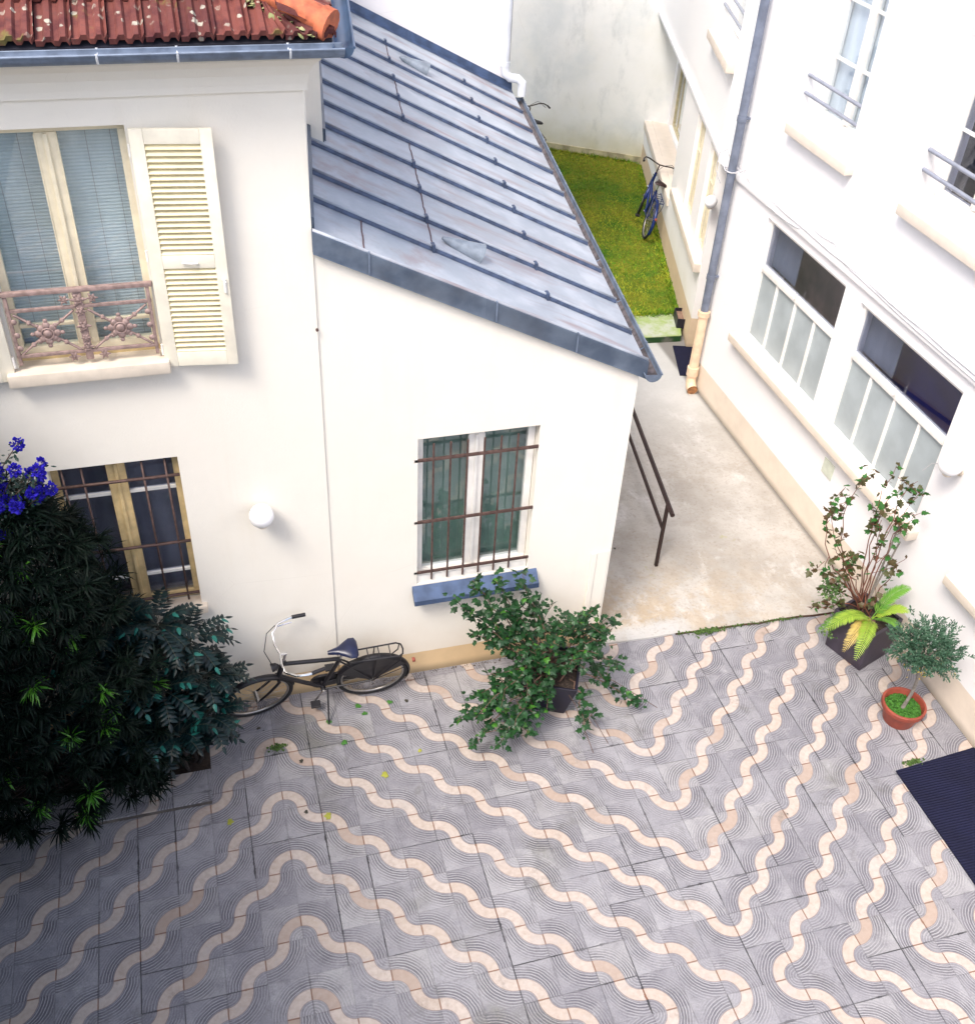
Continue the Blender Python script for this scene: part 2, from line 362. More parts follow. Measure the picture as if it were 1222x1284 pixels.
def zinc_mat(name, c0, c1, stain, metal=.35, rough=.42):
    k = NB(name); g = k.n.new("ShaderNodeNewGeometry").outputs['Position']; M = k.math; x, y, z = k.sep(g)[:3]
    st = k.noise(k.vec(g, (.7, 4.5, .7)), 1.0, 5, .62, .3); n = k.noise(g, 3.5, 5, .6); f = k.noise(g, 45, 4, .7)
    sheet = k.wn(k.comb(M('FLOOR', M('DIVIDE', M('SUBTRACT', y, .1), .607)), M('FLOOR', M('DIVIDE', M('SUBTRACT', x, M('MULTIPLY', y, .128)), 1.1)), 0))
    c = k.mix(k.ramp(n, .35, .68), c0, c1)
    c = k.mix(k.ramp(sheet, 0, 1, 0, .25), c, tuple(v * .75 for v in c0))
    c = k.mix(k.ramp(st, .5, .74, 0, .75), c, stain)
    c = k.mix(k.math('MULTIPLY', k.ramp(k.noise(k.vec(g, loc=(2, 2, 2)), 1.3, 6, .7), .5, .68, 0, .6), k.ramp(x, 2.2, .6)), c, stain)
    c = k.mix(k.ramp(f, .6, .8, 0, .3), c, tuple(v * .6 for v in c0))
    return k.fin(c, k.ramp(n, .3, .7, rough * .8, rough * 1.3), metal, k.bump(M('ADD', n, M('MULTIPLY', f, .1)), .12, .01), .5)

def glass_mat(name, tint=(.85, .9, .92), refl=.12, rough=.02):
    k = NB(name); k.n.remove(k.b)
    t = k.n.new("ShaderNodeBsdfTransparent"); t.inputs[0].default_value = (*tint, 1)
    gl = k.n.new("ShaderNodeBsdfGlossy"); gl.inputs['Roughness'].default_value = rough; gl.inputs[0].default_value = (1, 1, 1, 1)
    fr = k.n.new("ShaderNodeFresnel"); gb = k.n.new("ShaderNodeNewGeometry"); k.L.new(k.math('ADD', k.math('MULTIPLY', gb.outputs['Backfacing'], 1 / 1.5 - 1.5), 1.5), fr.inputs[0])   # both faces of the pane behave as air to glass
    mx = k.n.new("ShaderNodeMixShader"); k.L.new(k.math('ADD', fr.outputs[0], refl, clamp=True), mx.inputs[0])
    k.L.new(t.outputs[0], mx.inputs[1]); k.L.new(gl.outputs[0], mx.inputs[2]); k.L.new(mx.outputs[0], k.out.inputs[0])
    return k.m
def stripe_mat(name, c0, c1, axis, freq, rough=.7, contrast=.5, bump=.3):
    """blinds, curtains: regular folds or slats along one axis of the object"""
    k = NB(name); g = k.n.new("ShaderNodeNewGeometry").outputs['Position']; s = k.sep(g)
    a = s[axis] if axis < 3 else k.math('ADD', s[0], s[1])
    ph = k.math('MULTIPLY', k.noise(g, 2.0, 3), 0 if axis == 2 else 5.0)
    wv = k.math('SINE', k.math('ADD', k.math('MULTIPLY', a, freq * 2 * math.pi), ph))
    n = k.noise(k.vec(g, (2, 2, .6)), 2, 5, .6)
    c = k.mix(k.math('MULTIPLY', k.ramp(wv, -1, 1), contrast), c0, c1)
    c = k.mix(k.ramp(n, .3, .75, 0, .55), c, tuple(v * .55 for v in c0))
    return k.fin(c, rough, 0, k.bump(wv, bump, .006), .3)

M_ = {}
M_['paving'] = paving_mat(); M_['concrete'] = concrete_mat()
M_['cream'] = render_mat("cream_render", (.83, .795, .72), (.66, .58, .46), (.66, .48, .28), .28, (.66, .56, .44), .3, .12)
M_['white'] = render_mat("white_render", (.84, .83, .84), (.72, .70, .70), (.74, .65, .55), .42, None, .12, .08)
M_['white_far'] = render_mat("white_render_far", (.88, .87, .86), (.76, .73, .69), (.66, .52, .36), .50, (.66, .58, .46), .12, .08)
M_['rear'] = render_mat("rear_white_render", (.84, .82, .83), (.74, .70, .68), None, None, None, .15, .1)
M_['boundary'] = render_mat("stained_grey_render", (.88, .88, .86), (.74, .72, .62), None, None, (.56, .52, .32), .3, .3, (.70, .73, .73))
M_['zinc'] = zinc_mat("zinc_sheet", (.33, .375, .44), (.46, .50, .56), (.27, .19, .19), .15, .5)
M_['zinc_dark'] = zinc_mat("zinc_flashing", (.06, .085, .13), (.13, .165, .22), (.07, .08, .10), .25, .45)
M_['zinc_seam_shade'] = simple("zinc_seam_shade", (.06, .085, .15), .5, .2, .3, 15)  # dark tone paints shade onto the seam sides
M_['gutter'] = simple("gutter_zinc", (.15, .19, .26), .5, .25, .25, 9)
M_['gutter_in'] = simple("dirty_gutter", (.11, .095, .10), .7, .1, .5, 14)
M_['vent'] = simple("vent_zinc", (.24, .28, .33), .5, .2, .2, 12)
M_['stone'] = simple("pale_stone", (.68, .60, .50), .75, 0, .08, 8, .25)
M_['sillpink'] = simple("pinkish_stone", (.70, .62, .53), .75, 0, .04, 8, .25)
M_['whitepaint'] = simple("white_paint", (.82, .80, .76), .4, 0, .05, 10)
M_['creampaint'] = simple("cream_paint", (.78, .70, .52), .45, 0, .08, 10)
M_['shutter'] = simple("ivory_shutter_paint", (.82, .77, .64), .5, 0, .06, 8, .1)
M_['louvre'] = simple("ivory_louvre_paint", (.78, .70, .46), .5, 0, .08, 8)
M_['yellowpaint'] = simple("yellowed_paint", (.62, .47, .24), .5, 0, .15, 10, .15)
M_['iron'] = simple("rusty_iron", (.115, .07, .06), .6, .3, .35, 25, .3)
M_['castiron'] = simple("mauve_cast_iron", (.33, .235, .215), .6, .2, .25, 25, .2)
M_['greybar'] = simple("grey_painted_bar", (.30, .32, .38), .4, .2, .1, 10)
M_['pipe'] = simple("zinc_downpipe", (.19, .22, .29), .45, .3, .2, 6)
M_['beigepipe'] = simple("beige_painted_pipe", (.74, .55, .38), .5, 0, .12, 8, .15)
M_['whitepipe'] = simple("pale_grey_pipe", (.62, .65, .70), .45, 0, .08, 6)
M_['glass'] = glass_mat("window_glass", (.92, .95, .97), .03)
M_['glass_dark'] = glass_mat("dark_window_glass", (.75, .78, .86), .02)
M_['frost'] = simple("frosted_glass", (.37, .42, .44), .4, 0, .10, 2.5, .06)
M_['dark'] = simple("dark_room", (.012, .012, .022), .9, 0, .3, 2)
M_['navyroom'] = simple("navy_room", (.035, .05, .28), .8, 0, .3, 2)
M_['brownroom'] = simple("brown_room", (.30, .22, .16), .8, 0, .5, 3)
M_['blind'] = stripe_mat("venetian_blind", (.62, .70, .70), (.82, .87, .86), 2, 44, .55, .55)
M_['greencurtain'] = stripe_mat("green_net_curtain", (.16, .25, .20), (.32, .41, .35), 0, 6, .8, .35)
M_['greycurtain'] = stripe_mat("grey_curtain", (.30, .29, .28), (.46, .44, .43), 0, 5, .8, .6)
M_['palecurtain'] = stripe_mat("pale_curtain", (.66, .72, .78), (.84, .87, .90), 1, 5, .8, .5)
M_['globe'] = simple("opal_globe", (.85, .85, .87), .25, 0, .02, 5)
M_['tyre'] = simple("tyre_rubber", (.012, .012, .014), .75, 0, .2, 30, .2)
M_['black'] = simple("black_enamel", (.008, .007, .010), .42, 0, .2, 12)
M_['rust'] = simple("brown_black_iron", (.035, .018, .016), .45, .3, .3, 20, .2)
M_['chrome'] = simple("chrome", (.78, .78, .80), .18, 1.0, .05, 12)
M_['alloy'] = simple("alloy_rim", (.42, .40, .38), .35, .9, .15, 20)
M_['navyleather'] = simple("navy_saddle", (.006, .010, .04), .32, 0, .2, 12, .1)
M_['blueframe'] = simple("blue_enamel", (.006, .022, .12), .25, .1, .2, 12)
M_['terracotta'] = simple("terracotta", (.27, .055, .032), .6, 0, .18, 9, .2)
M_['soil'] = simple("potting_soil", (.035, .025, .02), .95, 0, .4, 30, .8, .3, .02)
M_['moss'] = simple("moss", (.04, .12, .015), .95, 0, .5, 30, .8, .2, .02)
M_['darkpot'] = simple("dark_navy_pot", (.009, .008, .02), .5, 0, .25, 8, .15)
M_['planter'] = simple("charcoal_planter", (.045, .036, .052), .55, 0, .25, 7, .2)
M_['bark'] = simple("brown_bark", (.12, .07, .05), .85, 0, .3, 30, .5)
M_['greybark'] = simple("grey_bark", (.20, .18, .16), .85, 0, .3, 30, .5)
M_['mat'] = stripe_mat("navy_ribbed_mat", (.004, .005, .026), (.008, .010, .040), 1, 40, .85, .8, .6)
M_['door'] = simple("dark_red_door", (.09, .015, .03), .5, 0, .2, 8)
M_['cable'] = simple("white_cable", (.50, .50, .52), .5, 0, .05, 10)

# ------------------------------------------------------------------ ground
MB().slab([(-60, -60, -.06), (60, -60, -.06), (60, 60, -.06), (-60, 60, -.06)], .2).build("ground", simple("beaten_earth", (.20, .18, .15), .9, 0, .3, 3, .4), kind='structure')
MB().slab([(-9, -9, 0), (5.9, -9, 0), (5.9, 1.9, 0), (-9, 1.9, 0)], .05).build("courtyard_paving", M_['paving'], kind='structure')
lip = [(2.60 + i * .155 + 0, 1.83 - .11 * i / 20 + random.gauss(0, .006)) for i in range(21)]
pts = [(x, y, .022) for x, y in lip] + [(5.74, 6.22, .022), (6.6, 6.22, .022), (6.6, 7.55, .022), (3.3, 7.6, .022)]
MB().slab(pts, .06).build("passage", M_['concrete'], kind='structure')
k = NB("mossy_concrete"); g = k.n.new("ShaderNodeNewGeometry").outputs['Position']; sx, sy, sz = k.sep(g)[:3]
c = k.mix(k.ramp(k.noise(g, 3, 6, .7), .35, .62), (.42, .45, .38), (.27, .36, .12)); c = k.mix(k.ramp(sz, .108, .122, 1, 0), c, k.mix(k.ramp(k.noise(g, 2, 4), .45, .6), (.02, .06, .02), (.13, .13, .11)))
M_['mossy'] = k.fin(c, .9, 0, k.bump(k.noise(g, 30, 5), .3, .005), .2)
MB().slab([(3.30, 7.62, .125), (6.02, 7.40, .125), (6.30, 8.10, .125), (3.45, 8.34, .125)], .12).build("step", M_['mossy'], kind='structure')
# lawn: soil bed and blades
lawn_poly = [(3.4, 8.30), (6.27, 8.06), (7.98, 13.86), (7.90, 14.10), (3.6, 16.86)]
k = NB("lawn_soil"); g = k.n.new("ShaderNodeNewGeometry").outputs['Position']
c = k.mix(k.ramp(k.noise(g, .9, 5, .65), .35, .62), (.05, .13, .015), (.20, .19, .02)); c = k.mix(k.ramp(k.noise(g, 25, 4), .3, .8, 0, .6), c, (.04, .09, .01))
M_['lawnbase'] = k.fin(c, .95, 0, k.bump(k.noise(g, 60, 4), .6, .02), .1)
MB().slab([(x, y, .12) for x, y in lawn_poly], .12).build("lawn", M_['lawnbase'], kind='structure')
def inpoly(P, poly):
    x, y = P[:, 0], P[:, 1]; ins = np.zeros(len(P), bool); n = len(poly)
    for i in range(n):
        (x0, y0), (x1, y1) = poly[i], poly[(i + 1) % n]
        ins ^= ((y0 > y) != (y1 > y)) & (x < (x1 - x0) * (y - y0) / (y1 - y0 + 1e-12) + x0)
    return ins
P = rng.uniform((3.9, 8.0), (8.1, 15.9), (46000, 2)); P = P[inpoly(P, lawn_poly)]; te = rng.uniform(0, 1, (2600, 1)); nI = len(P)
P = np.r_[P, np.array([6.27, 8.06]) * (1 - te) + np.array([7.98, 13.86]) * te + rng.normal(0, .035, (2600, 2)) - [.03, 0], np.array([7.9, 14.1]) * (1 - te) + np.array([3.6, 16.86]) * te + rng.normal(0, .05, (2600, 2)), np.array([3.6, 8.27]) * (1 - te) + np.array([6.25, 8.07]) * te + rng.normal(0, .04, (2600, 2))]
k = NB("grass_blades"); gn = k.n.new("ShaderNodeNewGeometry"); g = gn.outputs['Position']
f = k.math('ADD', k.math('MULTIPLY', gn.outputs['Random Per Island'], .4), k.math('MULTIPLY', k.noise(g, 1.1, 5, .65), .75), clamp=True)
c = k.mix(k.ramp(f, .38, .78), (.095, .24, .014), (.38, .38, .035)); c = k.mix(k.ramp(k.noise(k.vec(g, loc=(4, 1, 0)), .7, 3), .5, .64, 0, .6), c, (.05, .17, .012))
M_['grass'] = k.fin(c, .7, 0, None, .15)
pos = np.c_[P, np.full(len(P), .115)]; dr = np.c_[rng.normal(0, .8, (len(P), 2)), np.full(len(P), .9)]
cloud((np.array([(-.14, 0, 0), (.14, 0, 0), (0, 1, -.1)], float), [(0, 1, 2)]), pos, dr, np.r_[rng.uniform(.03, .06, nI), rng.uniform(.04, .10, len(P) - nI)]).build("grass", M_['grass'], recalc=False, kind='stuff')

# ------------------------------------------------------------------ window builder
def window(F, parent, u0, u1, z0, z1, d, fm, gm, rails=(), vrails=(), fw=.055, mull=.09, back=None, backd=.10, mdet=True, bar=.025, label=None, back_part="curtain", pane_split=None):
    """casement window: outer frame + meeting stiles + glazing bars (one mesh) > pane, curtain"""
    b = MB()
    for a in ((u0, d, z0, u1, z0 + fw * 1.3), (u0, d, z1 - fw, u1, z1)):
        b.bevbox((a[0], d, a[2]), (a[3], d + .06, a[4]), .006, F)
    b.bevbox((u0, d, z0 + fw * 1.3), (u0 + fw, d + .06, z1 - fw), .006, F); b.bevbox((u1 - fw, d, z0 + fw * 1.3), (u1, d + .06, z1 - fw), .006, F)
    if mull:
        c = (u0 + u1) / 2
        b.bevbox((c - mull / 2, d - .008, z0 + fw * 1.3), (c + mull / 2, d + .055, z1 - fw), .006, F)
        if mdet:
            b.bevbox((c - .014, d - .026, z0 + fw * 1.3 + .004), (c + .014, d - .004, z1 - fw - .004), .006, F)
            for sg in (-1, 1): b.bevbox((c + sg * mull * .5 - .004, d - .014, z0 + fw * 1.3 + .01), (c + sg * mull * .5 + .004, d + .01, z1 - fw - .01), .003, F)
    for z in rails: b.bevbox((u0 + fw, d + .006, z - bar / 2), (u1 - fw, d + .04, z + bar / 2), .004, F)
    for u, za, zb in vrails: b.bevbox((u - bar / 2, d + .009, za), (u + bar / 2, d + .037, zb), .004, F)
    w_ = b.build("window", fm, parent, smooth=40, label=label)
    MB().box((u0 + fw * .6, d + .022, z0 + fw), (u1 - fw * .6, d + .028, z1 - fw * .6), F).build("pane", gm, w_)
    if back: MB().box((u0 + .01, d + backd, z0 + .01), (u1 - .01, d + backd + .01, z1 - .01), F).build(back_part, back, w_)
    return w_

# ================================================================== MAIN HOUSE
FA = frame((0, 1.87, 0), (1, 0, 0), (0, 1, 0))
house = thing("house", "cream rendered house with orange tiled roof and open ivory shutters", "house", (0, 1.87, 0))
house_loc = Vector((0, 1.87, 0))
def reparent(o): o.location = o.location - house_loc; return o
class Sub:
    """keeps world-space meshes correct under an Empty that is not at the origin"""
HOUSE_HOLES = [(-1.98, -1.03, 3.76, 5.385), (-1.98, -1.045, 1.34, 2.88)]
house.location = (0, 0, 0)   # parts are modelled in world coordinates under an origin empty
b = wall(FA, -9, .075, 0, 5.60, HOUSE_HOLES)
b.slab([(-.25, 2.2, 0), (.112, 2.2, 0), (.163, 2.6, 0), (-.25, 2.6, 0)], 5.6, (0, 0, 1))
b.slab([(-9, 2.6, 0), (.163, 2.6, 0), (.305, 3.75, 0), (.43, 3.75, 0), (1.07, 8.72, 0), (-9, 8.72, 0)], 5.74, (0, 0, 1))
b.build("wall", M_['cream'], house)
# cornice: a cove that grows outwards
prof = [(0.0, 5.555), (-.028, 5.56), (-.03, 5.60), (-.04, 5.66), (-.07, 5.72), (-.12, 5.765), (-.12, 5.80), (.3, 5.80), (.3, 5.555)]
b = MB(); n = len(prof)
for x, kx in ((-9, 0), (.075, 1)):
    for d, z in prof: b.v.append((x + (kx * max(0, -d) * .9), 1.87 + d, z))
b.f += [(i, (i + 1) % n, (i + 1) % n + n, i + n) for i in range(n)] + [tuple(range(n)), tuple(range(2 * n - 1, n - 1, -1))]
b.slab([(-9, 2.17, 5.74), (.10, 2.17, 5.74), (.30, 3.76, 5.74), (.50, 3.76, 5.74), (1.1, 8.72, 5.74), (-9, 8.72, 5.74)], .06, (0, 0, 1))
b.build("cornice", M_['cream'], house)

# tiled roof
TP = math.tan(R(27)); EY, EZ = 1.68, 5.885; HX, HDY = .262, .78
def roof_front(x, y): return EZ + (y - EY) * TP
tw, cl, P_ = .1985, .335, []
b = MB(); course = cl * math.cos(R(27))
prof = [(0, .0), (.04, .0), (.055, .022), (.085, .022), (.10, .0), (.125, .0), (.14, .022), (.165, .022), (.18, .0), (.1985, .032)]
for j in range(9):
    y0 = EY + j * course; y1 = y0 + course + .03
    xr = HX - j * course / HDY
    i0 = int(xr / tw) + 2
    for i in range(-32, i0):
        xx = i * tw - .03 + random.gauss(0, .002); dz = random.gauss(0, .003)
        if xx + .02 > xr + .05: continue
        vs = []; lim = lambda y: HX - (y - EY) / HDY
        cols = [(min(xx + px, max(xr, xx + .0) if True else 0) if xx + px > xr + .02 else xx + px, pz) for px, pz in prof]
        for yy, lift in ((y0, .05), (y1, .008)):
            for px, pz in cols: vs.append((min(px, lim(yy) + .02), yy, roof_front(px, yy) + pz + lift + dz))
        for px, pz in cols: vs.append((min(px, lim(y0) + .02), y0 + .012, roof_front(px, y0) + pz + .018 + dz))
        q = len(cols)
        b.add(vs, [(a, a + 1, a + 1 + q, a + q) for a in range(q - 1)] + [(a, a + 2 * q, a + 1 + 2 * q, a + 1) for a in range(q - 1)])
# hipped side slope
for j in range(9):
    o0 = j * course
    for i in range(0, 26):
        yy = EY + .05 + i * tw + j * course * 1.0
        x_e = HX + .128 * (yy - EY) - j * course; z_e = EZ + j * course * TP
        if x_e < HX - (yy - EY) / HDY - .05: continue
        vs = []
        for dx, lift in ((0, .05), (-course - .03, .008)):
            for py, pz in prof: vs.append((x_e + dx, yy + py, z_e - dx * TP + pz + lift))
        for py, pz in prof: vs.append((x_e - .012, yy + py, z_e + pz + .018))
        q = len(prof)
        b.add(vs, [(a, a + 1, a + 1 + q, a + q) for a in range(q - 1)] + [(a, a + 2 * q, a + 1 + 2 * q, a + 1) for a in range(q - 1)])
k = NB("clay_roof_tiles"); gn = k.n.new("ShaderNodeNewGeometry"); g = gn.outputs['Position']
c = k.mix(k.ramp(gn.outputs['Random Per Island'], .1, .9), (.11, .034, .030), (.20, .062, .048)); c = k.mix(k.ramp(k.noise(g, 7, 6, .7), .4, .7, 0, .8), c, (.07, .016, .02))
lich = k.math('MULTIPLY', k.ramp(k.math('ADD', k.vor(g, 15), k.math('MULTIPLY', k.noise(g, 60, 4), .25)), .36, .45, 1, 0), k.ramp(k.noise(g, 3.4, 4, .6), .47, .6))
c = k.mix(k.math('MULTIPLY', lich, .8), c, (.48, .47, .38)); c = k.mix(k.ramp(k.noise(g, 26, 5, .75), .52, .7, 0, .55), c, (.10, .05, .045)); c = k.mix(k.ramp(k.noise(k.vec(g, loc=(3, 3, 3)), 5, 5), .62, .72, 0, .5), c, (.20, .22, .05))
M_['tile'] = k.fin(c, .75, 0, k.bump(k.noise(g, 50, 5), .3, .005), .3)
roof = b.build("roof", M_['tile'], house, recalc=False)
# solid under the tiles
MB().add([(-9, EY + .02, 5.81), (HX, EY + .02, 5.81), (HX + .2, 3.3, 5.81), (-9, 6.2, 5.81), (-9, EY + .02, EZ), (HX - .02, EY + .02, EZ), (HX - 3.6, EY + 3.6 * HDY, EZ + 3.6 * HDY * TP - .02), (-9, EY + 3.6 * HDY, EZ + 3.6 * HDY * TP - .02), (HX + .5, 5.6, EZ - .02), (HX + .5, 5.6, 5.81)],
         [(0, 1, 5, 4), (4, 5, 6, 7), (5, 8, 6), (1, 9, 8, 5), (0, 4, 7, 3), (3, 7, 6), (3, 6, 8, 9), (0, 3, 9, 1)]).build("roof_boarding", M_['dark'], roof)
# hip ridge tiles
hp = lambda t: Vector((HX - .015 - t, EY + .05 + t * HDY, EZ + .075 + t * HDY * TP))
hm = simple("orange_ridge_tile", (.48, .13, .06), .75, 0, .35, 14, .5)
for j in range(8):
    a, c_ = hp(j * .36), hp(j * .36 + .40); r0, r1 = .088, .072
    bb = MB().tube([a, a + (c_ - a) * .12, a + (c_ - a) * .13, c_], [r0 + .012, r0 + .012, r0, r1], 14); bb.build("ridge_tile", hm, roof, smooth=35)
# lichen mortar beside the hip
pp = []
for t in np.linspace(0, 2.2, 420):
    q = hp(t); pp.append((q.x - .10 - abs(random.gauss(0, .03)), q.y - .03 + random.gauss(0, .02), roof_front(q.x, q.y) + .03 + random.random() * .01 - .02))
pp = np.array(pp); cloud(T_oval(.6, .0), pp, rng.normal(0, 1, (len(pp), 3)) * [1, 1, .2], rng.uniform(.02, .05, len(pp))).build("mortar_moss", leafmat("lichen_mortar", (.42, .40, .22), (.20, .24, .08), .9), roof, recalc=False)

def gutter(name, pts, r, parent, mat, inmat=None, n=10, th=.006, caps=True):
    """open half-round channel along pts with rolled front bead"""
    b = MB(); pts = [Vector(p) for p in pts]; ring = []
    for i, p in enumerate(pts):
        t = (pts[min(i + 1, len(pts) - 1)] - pts[max(i - 1, 0)]).normalized(); side = t.cross(Vector((0, 0, 1))).normalized()
        if 0 < i < len(pts) - 1:
            t0 = (p - pts[i - 1]).normalized(); cosh = max(.5, t.dot(t0)); side = side / cosh
        row = [p + side * math.cos(math.pi + math.pi * k / n) * rr + Vector((0, 0, math.sin(math.pi + math.pi * k / n) * rr)) for rr in (r, r - th) for k in range(n + 1)]
        ring.append(row)
    w_ = 2 * (n + 1)
    for row in ring: b.v += [tuple(v) for v in row]
    for i in range(len(pts) - 1):
        for k in range(n):
            a = i * w_ + k; b.f.append((a, a + 1, a + 1 + w_, a + w_)); a += n + 1; b.f.append((a, a + w_, a + 1 + w_, a + 1))
        for k in (0, n): a = i * w_ + k; b.f.append((a, a + w_, a + w_ + n + 1, a + n + 1))
    if caps:
        for i in (0, len(pts) - 1): b.f.append(tuple(i * w_ + k for k in range(n + 1)))
    for k in (0, n): b.tube([Vector(row[k]) for row in ring], .009 if k else .006, 6)
    o = b.build(name, mat, parent, smooth=40)
    if inmat:
        s = MB()
        for row in ring: s.v += [tuple(Vector(row[n + 1 + k]) + Vector((0, 0, .003))) for k in range(2, n - 1)]
        q = n - 3
        for i in range(len(pts) - 1): s.f += [(i * q + k, i * q + k + 1, (i + 1) * q + k + 1, (i + 1) * q + k) for k in range(q - 1)]
        s.build("silt", inmat, o, recalc=False)
    return o
hg = gutter("gutter", [(-9, 1.62, 5.885), (-4, 1.62, 5.88), (.30, 1.62, 5.875), (.43, 2.7, 5.88), (.80, 5.6, 5.89)][:3], .062, house, M_['gutter'], caps=True)
gutter("gutter", [(.30, 1.60, 5.872), (.60, 3.9, 5.875), (.85, 5.8, 5.88)], .062, house, simple("blue_grey_gutter", (.07, .12, .21), .4, .3, .2, 8))
for x in (-1.63, -1.10, -.66, -.02, -2.3, -2.9):
    bb = MB(); an = [math.pi + math.pi * k / 12 for k in range(13)]
    bb.tube([(x, 1.62 - math.cos(a) * .066, 5.885 + math.sin(a) * .066) for a in an], .008, 6); bb.build("gutter_bracket", M_['whitepipe'], house)

# first floor window
w1 = window(FA, house, -1.98, -1.03, 3.80, 5.38, .10, M_['creampaint'], M_['glass'], (4.02,), (), .05, .13, M_['blind'], .12, back_part="blind")
b = MB()
for u in (-1.98 + .14, -1.98 + .30, -1.28, -1.13): b.tube([FA(u, .205, 3.85), FA(u, .205, 5.33)], .002, 4)
b.build("blind_cord", M_['greycurtain'], w1)
MB().bevbox((-2.055, -.10, 3.665), (-.985, .10, 3.762), .012, FA).build("sill", M_['stone'], house, smooth=40)
MB().box((-1.98, .1, 3.70), (-1.03, .3, 3.80), FA).build("sill_board", M_['yellowpaint'], house)
# ornamental railing
b = MB(); dd = -.02
b.bevbox((-2.00, dd - .02, 4.315), (-1.02, dd + .02, 4.345), .006, FA)
for z in (4.205, 3.865): b.bevbox((-1.97, dd - .008, z - .012), (-1.04, dd + .012, z + .012), .004, FA)
for u in (-1.955, -1.055): b.bevbox((u - .012, dd - .012, 3.80), (u + .012, dd + .012, 4.315), .004, FA)
b.bevbox((-1.53, dd - .01, 3.80), (-1.48, dd + .01, 4.315), .004, FA)
def rosette(b, u, z, r, np_=8):
    for k in range(np_):
        a = 2 * math.pi * k / np_; rr = r * (1 if k % 2 == 0 else .86)
        p = FA(u + math.cos(a) * rr * .62, dd - .012, z + math.sin(a) * rr * .62); b.ball(p, r * .30, 8, (1, .45, 1))
        p = FA(u + math.cos(a) * rr, dd - .012, z + math.sin(a) * rr); b.ball(p, r * .17, 8, (1, .5, 1))
    b.ball(FA(u, dd - .016, z), r * .34, 10, (1, .6, 1)); b.tube([FA(u + math.cos(a) * r * .42, dd - .02, z + math.sin(a) * r * .42) for a in np.linspace(0, 2 * math.pi, 13)[:-1]], r * .07, 5, closed=True)
for c0, c1 in ((-1.93, -1.55), (-1.46, -1.08)):
    cu = (c0 + c1) / 2; cz = 4.03
    for sg in (-1, 1):
        b.tube([FA(c0, dd, cz - sg * .15), FA(cu, dd, cz), FA(c1, dd, cz + sg * .15)], .009, 6)
        for q in (-.55, .55): b.ball(FA(cu + (c1 - cu) * q, dd, cz + sg * .15 * q), .018, 8)
    rosette(b, cu, cz, .095)
for z, r in ((4.26, .05), (4.17, .035), (4.06, .045), (3.97, .03), (3.90, .04)): rosette(b, -1.505, z, r, 6)
for z, w_ in ((4.265, .09), (3.835, .10)):
    for s in (-1, 1): rosette(b, -1.505 + s * w_, z, .035, 6)
for u in (-1.955, -1.055):
    for z in (4.13, 4.03, 3.93): b.ball(FA(u - .02 * (1 if u < -1.5 else -1) * -1, dd - .01, z), .022, 8, (1, .5, 1))
b.build("railing", M_['castiron'], house, smooth=40)
# shutters
def shutter(hinge, outer, dh, do, label):
    w_ = abs(outer - hinge); sg = 1 if outer > hinge else -1
    def S(u, d, z):    # u 0..w along the leaf
        t = u / w_; return FA(hinge + sg * u, dh + (do - dh) * t + d, z)
    z0, z1 = 3.70, 5.375; H = z1 - z0; st = .085; z_ = lambda fr: z1 - fr * H
    b = MB()
    b.bevbox((0, 0, z0), (st, .035, z1), .005, S); b.bevbox((w_ - st * .9, 0, z0), (w_, .035, z1), .005, S)
    for a, c_ in ((0, .056), (.497, .554), (.933, 1.0)): b.bevbox((st, .002, z_(c_)), (w_ - st * .9, .033, z_(a)), .004, S)
    o = b.build("shutter", M_['shutter'], house, smooth=40, label=label)
    lv = MB()
    for fa, fb, n_ in ((.056, .497, 19), (.554, .933, 16)):
        for i in range(n_):
            zc = z_(fa) - (z_(fa) - z_(fb)) * (i + .5) / n_
            vs = [S(u, d, z) for u in (st - .005, w_ - st * .9 + .005) for d, z in ((.001, zc - .013), (.030, zc + .012), (.034, zc + .006), (.005, zc - .019))]
            lv.add(vs, [(0, 1, 5, 4), (1, 2, 6, 5), (2, 3, 7, 6), (3, 0, 4, 7), (0, 3, 2, 1), (4, 5, 6, 7)])
    lv.build("louvre", M_['louvre'], o)
    MB().box((st - .01, .036, z_(.945)), (w_ - st * .8, .040, z_(.045)), S).build("shade_backing", M_['yellowpaint'], o)  # sheet coloured to stand in for the shaded wall behind the louvres
    h = MB()
    h.tube([S(w_ * .42, -.01, z_(.527)), S(w_ * .55, -.022, z_(.527)), S(w_ * .62, -.006, z_(.53))], .007, 6); h.build('handle', M_['whitepaint'], o); h = MB(); h.tube([S(w_ - .03, -.006, z_(.60)), S(w_ - .03, -.006, z_(.66))], .012, 6)
    h.tube([S(w_ - .02, -.012, z_(.615)), S(w_ - .045, -.012, z_(.60))], .006, 6)
    h.build("latch", M_['whitepaint'], o)
    hg_ = MB()
    for fr in (.08, .5, .92): MB().tube([S(-.008, .012, z_(fr) - .04), S(-.008, .012, z_(fr) + .04)], .009, 8).build("hinge", M_['whitepaint'], o)
shutter(-1.012, -.515, -.055, -.115, "right hand shutter leaf folded back against the wall")
shutter(-2.005, -2.50, -.055, -.10, "left hand shutter leaf cut off by the edge of the view")

